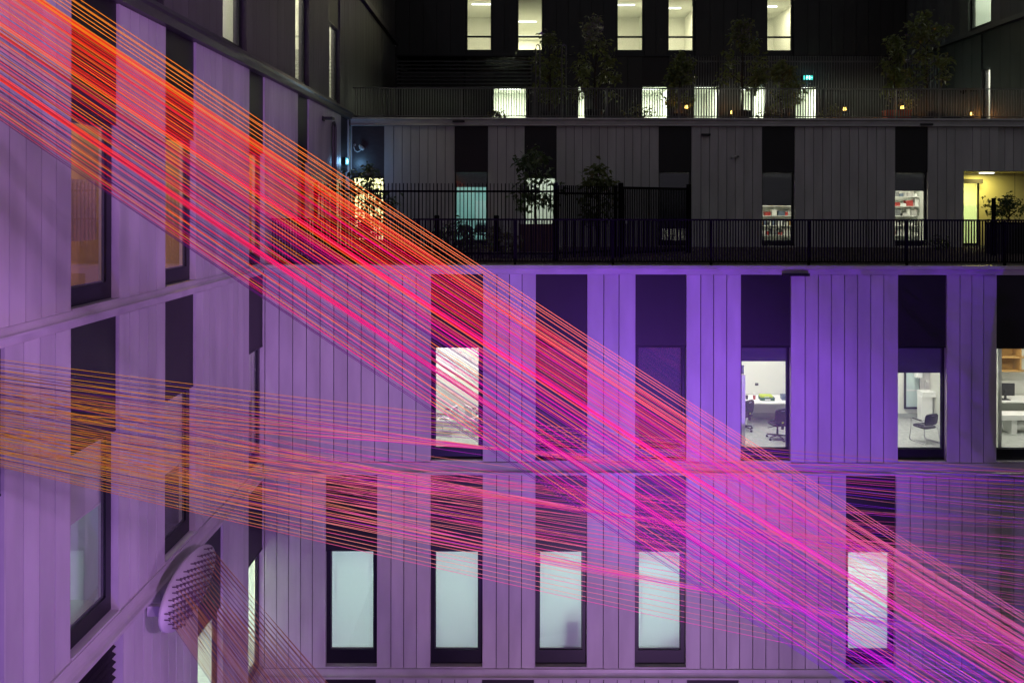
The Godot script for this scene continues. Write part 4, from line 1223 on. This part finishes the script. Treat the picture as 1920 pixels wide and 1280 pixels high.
func build_cords() -> void:
	# light's colour painted along each cord: orange at the wing, pink at the mast
	var gold := light_tinted_cord([0.0, 0.22, 0.45, 0.7, 1.0], [Color(0.90, 0.62, 0.02), Color(0.98, 0.58, 0.12), Color(1.0, 0.52, 0.42), Color(1.0, 0.54, 0.58), Color(0.98, 0.56, 0.70)], 0.56)
	var red := light_tinted_cord([0.0, 0.2, 0.4, 0.6, 1.0], [Color(1.0, 0.28, 0.0), Color(1.0, 0.10, 0.03), Color(1.0, 0.14, 0.30), Color(1.0, 0.38, 0.50), Color(0.98, 0.42, 0.60)], 0.52)
	var pink := light_tinted_cord([0.0, 0.10, 0.2, 0.34, 0.6, 1.0], [Color(0.95, 0.40, 0.04), Color(1.0, 0.24, 0.10), Color(1.0, 0.08, 0.36), Color(1.0, 0.06, 0.60), Color(1.0, 0.14, 0.72), Color(0.9, 0.28, 0.80)], 0.52)
	var violet := light_tinted_cord([0.0, 0.25, 0.5, 1.0], [Color(0.22, 0.02, 0.22), Color(0.40, 0.03, 0.42), Color(0.58, 0.04, 0.66), Color(0.44, 0.16, 0.90)], 0.24)
	var gold2 := light_tinted_cord([0.0, 0.12, 0.24, 0.40, 1.0], [Color(0.72, 0.56, 0.0), Color(0.80, 0.58, 0.08), Color(0.92, 0.60, 0.42), Color(0.95, 0.55, 0.50), Color(0.60, 0.40, 0.38)], 0.40)
	var pink2 := light_tinted_cord([0.0, 0.12, 0.24, 0.42, 0.65, 1.0], [Color(0.66, 0.44, 0.02), Color(0.74, 0.42, 0.16), Color(0.92, 0.38, 0.52), Color(1.0, 0.34, 0.56), Color(0.98, 0.30, 0.62), Color(0.62, 0.26, 0.52)], 0.42)
	var violet2 := light_tinted_cord([0.0, 0.14, 0.26, 0.45, 0.65, 1.0], [Color(0.20, 0.03, 0.24), Color(0.30, 0.05, 0.38), Color(0.70, 0.08, 0.72), Color(0.80, 0.10, 0.70), Color(0.55, 0.12, 0.85), Color(0.30, 0.12, 0.52)], 0.40)
	var dull := cord_material(Color(0.48, 0.25, 0.06), Color.BLACK, 0.0)
	var dullv := cord_material(Color(0.16, 0.07, 0.10), Color.BLACK, 0.0)
	var r := RandomNumberGenerator.new()
	r.seed = 77
	var xr := 11.4
	var xw := XL + 0.38
	# ---- the broad diagonal bundle; offsets run across it, in photograph pixels at its two ends
	var t := thing("cord_bundle", "broad diagonal bundle of orange, red and violet cords across the court", "cords", Vector3(0, 0, 0))
	var L := []
	for o in [0.0, 7.0, 12.0, 18.0, 25.0, 34.0]:
		L.append([o + r.randf_range(-1.5, 1.5), o * 0.95 + r.randf_range(-2, 5), gold, 1.0])
	for i in 9:
		L.append([47 + i * 1.2 + r.randf_range(-2, 2), 26 + i * 4.6 + r.randf_range(-3, 3), gold if i % 3 else red, 1.0])
	for i in 19:
		L.append([60 + i * 3.9 + r.randf_range(-1.5, 1.5), 54 + i * 3.9 + r.randf_range(-5, 5), [red, gold, red, pink, red, gold][i % 6], 0.85])
	for i in 9:
		L.append([142 + r.randf_range(-4, 7), 129 + i * 1.5 + r.randf_range(-2, 2), [red, pink, pink, gold][i % 4], 0.95])
	for i in 23:
		L.append([152 + i * 4.1 + r.randf_range(-1.5, 1.5), 150 + i * 4.7 + r.randf_range(-2, 2), [gold, violet, gold, violet, pink, violet][i % 6], 0.85])
	for i in 10:
		L.append([246 + r.randf_range(-4, 8), 253 + i * 1.1 + r.randf_range(-3, 3), [pink, violet, pink, violet, gold][i % 5], 0.95])
	for i in 14:
		L.append([262 + i * 4.9 + r.randf_range(-2, 2), 270 + i * 5.4 + r.randf_range(-2, 2), [violet, pink, violet, violet, gold][i % 5], 0.85])
	# extra fine yarns, added to fill in the pink haze between them
	for i in 28:
		var o := r.randf_range(44, 190 if i % 3 else 300)
		L.append([o, o + r.randf_range(-14, 16), [red, red, pink][i % 3] if o < 160 else [pink, violet, pink][i % 3], 0.55])
	for i in 40:
		var o := r.randf_range(150, 325)
		L.append([o, o + r.randf_range(-22, 22), [violet, pink, violet, violet, red][i % 5], 0.5])
	for q in L:
		var y0: float = -107.0 + q[0]
		var y1: float = 1132.0 + q[1]
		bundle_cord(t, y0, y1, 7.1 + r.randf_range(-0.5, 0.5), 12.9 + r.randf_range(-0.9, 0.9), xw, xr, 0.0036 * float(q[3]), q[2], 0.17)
	# ---- the flatter bundle that twists as it crosses below
	var t2 := thing("cord_bundle", "flatter twisted bundle of gold, pink and violet cords crossing below the diagonal", "cords", Vector3(0, 0, 0))
	var S := []
	for i in 10:
		S.append([680 + i * 5.0, 878 + i * 4.0, gold2 if i % 2 == 0 else violet2, 0.85])
	for i in 18:
		S.append([702 + i * 4.6 + r.randf_range(-2, 2), 968 - i * 5.0 + r.randf_range(-3, 3), [gold2, violet2, pink2, gold2, violet2, pink2][i % 6], 0.9])
	for i in 17:
		S.append([735 + i * 5.6 + r.randf_range(-2, 2), 1100 - i * 4.0 + r.randf_range(-6, 6), [gold2, pink2, violet2, gold2, pink2][i % 5], 0.9])
	for i in 12:
		S.append([806 + i * 5.6 + r.randf_range(-2, 2), 1222 - i * 2.2 + r.randf_range(-4, 4), [gold2, pink2, gold2, violet2][i % 4], 0.9])
	for i in 18:
		S.append([800 + i * 4.8 + r.randf_range(-2, 2), 1075 + i * 12.6 + r.randf_range(-3, 3), [gold2, gold2, pink2][i % 3], 0.9])
	for i in 44:
		S.append([720 + r.randf() * 140, 960 + r.randf() * 240, [pink2, violet2, pink2, gold2][i % 4], 0.55])
	for q in S:
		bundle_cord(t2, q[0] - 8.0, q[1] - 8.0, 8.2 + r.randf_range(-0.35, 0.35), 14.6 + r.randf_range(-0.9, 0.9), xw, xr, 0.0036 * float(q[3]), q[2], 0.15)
	# ---- anchor boards that the bundles leave from
	oval_board("oval anchor board of the diagonal bundle on the side wing", Vector3(xw - 0.08, E + 2.2, -7.1), PI / 2, 1.0, 0.85)
	oval_board("oval anchor board of the flatter bundle on the side wing", Vector3(xw - 0.08, E - 2.1, -8.2), PI / 2, 0.8, 0.9)
	oval_board("oval anchor board on a mast receiving the diagonal bundle", Vector3(xr + 0.08, E - 10.2, -12.9), -PI / 2, 1.5, 1.8, true)
	oval_board("oval anchor board on a mast receiving the flatter bundle", Vector3(xr + 0.08, E - 6.8, -15.4), -PI / 2, 1.5, 2.2, true)
	# ---- the pinned board low on the side wing, with its unlit cords running down
	var ab := oval_board("white oval anchor board studded with pins, low on the side wing", Vector3(XL + 0.42, E - 7.28, -14.7), PI / 2, 1.22, 0.58)
	var ends := pins(ab, 1.22, 0.58, 15, 9)
	var t3 := thing("cord_bundle", "bundle of unlit brown cords running down from the pinned oval board", "cords", Vector3(0, 0, 0))
	for p in ends:
		var a: Vector3 = ab.transform * (p as Vector3)
		# towards a board near the court's floor
		var f := Vector2((p as Vector3).x / 1.22, (p as Vector3).y / 0.58)
		var b := Vector3(1.7 + f.x * 1.7 + r.randf_range(-0.05, 0.05), 1.6 + f.y * 0.6, -13.6 - f.x * 0.3)
		cord(t3, a, b, 0.0036, dull if r.randf() < 0.5 else dullv, 0.05)
	var gb := oval_board("oval anchor board near the courtyard floor taking the brown cords", Vector3(1.7, 1.55, -13.65), -0.17, 1.95, 0.75)
	bpart(gb, "foot", M.ledge_dark, Vector3(-0.1, -1.6, -0.5), Vector3(0.1, 0.2, -0.362))

func bundle_cord(t: Node3D, y0: float, y1: float, zl: float, zr: float, xw: float, xr: float, rad: float, m: Material, sag: float) -> void:
	# the line through height y0 at the picture's one edge and y1 at the other, carried on to both anchor planes
	var pl := 966.0 + xw * F / zl
	var pr := 966.0 + xr * F / zr
	var s := (y1 - y0) / 1920.0
	cord(t, Vector3(xw, wy(y0 + s * pl, zl), -zl), Vector3(xr, wy(y0 + s * pr, zr), -zr), rad, m, sag * rng.randf_range(0.93, 1.07))
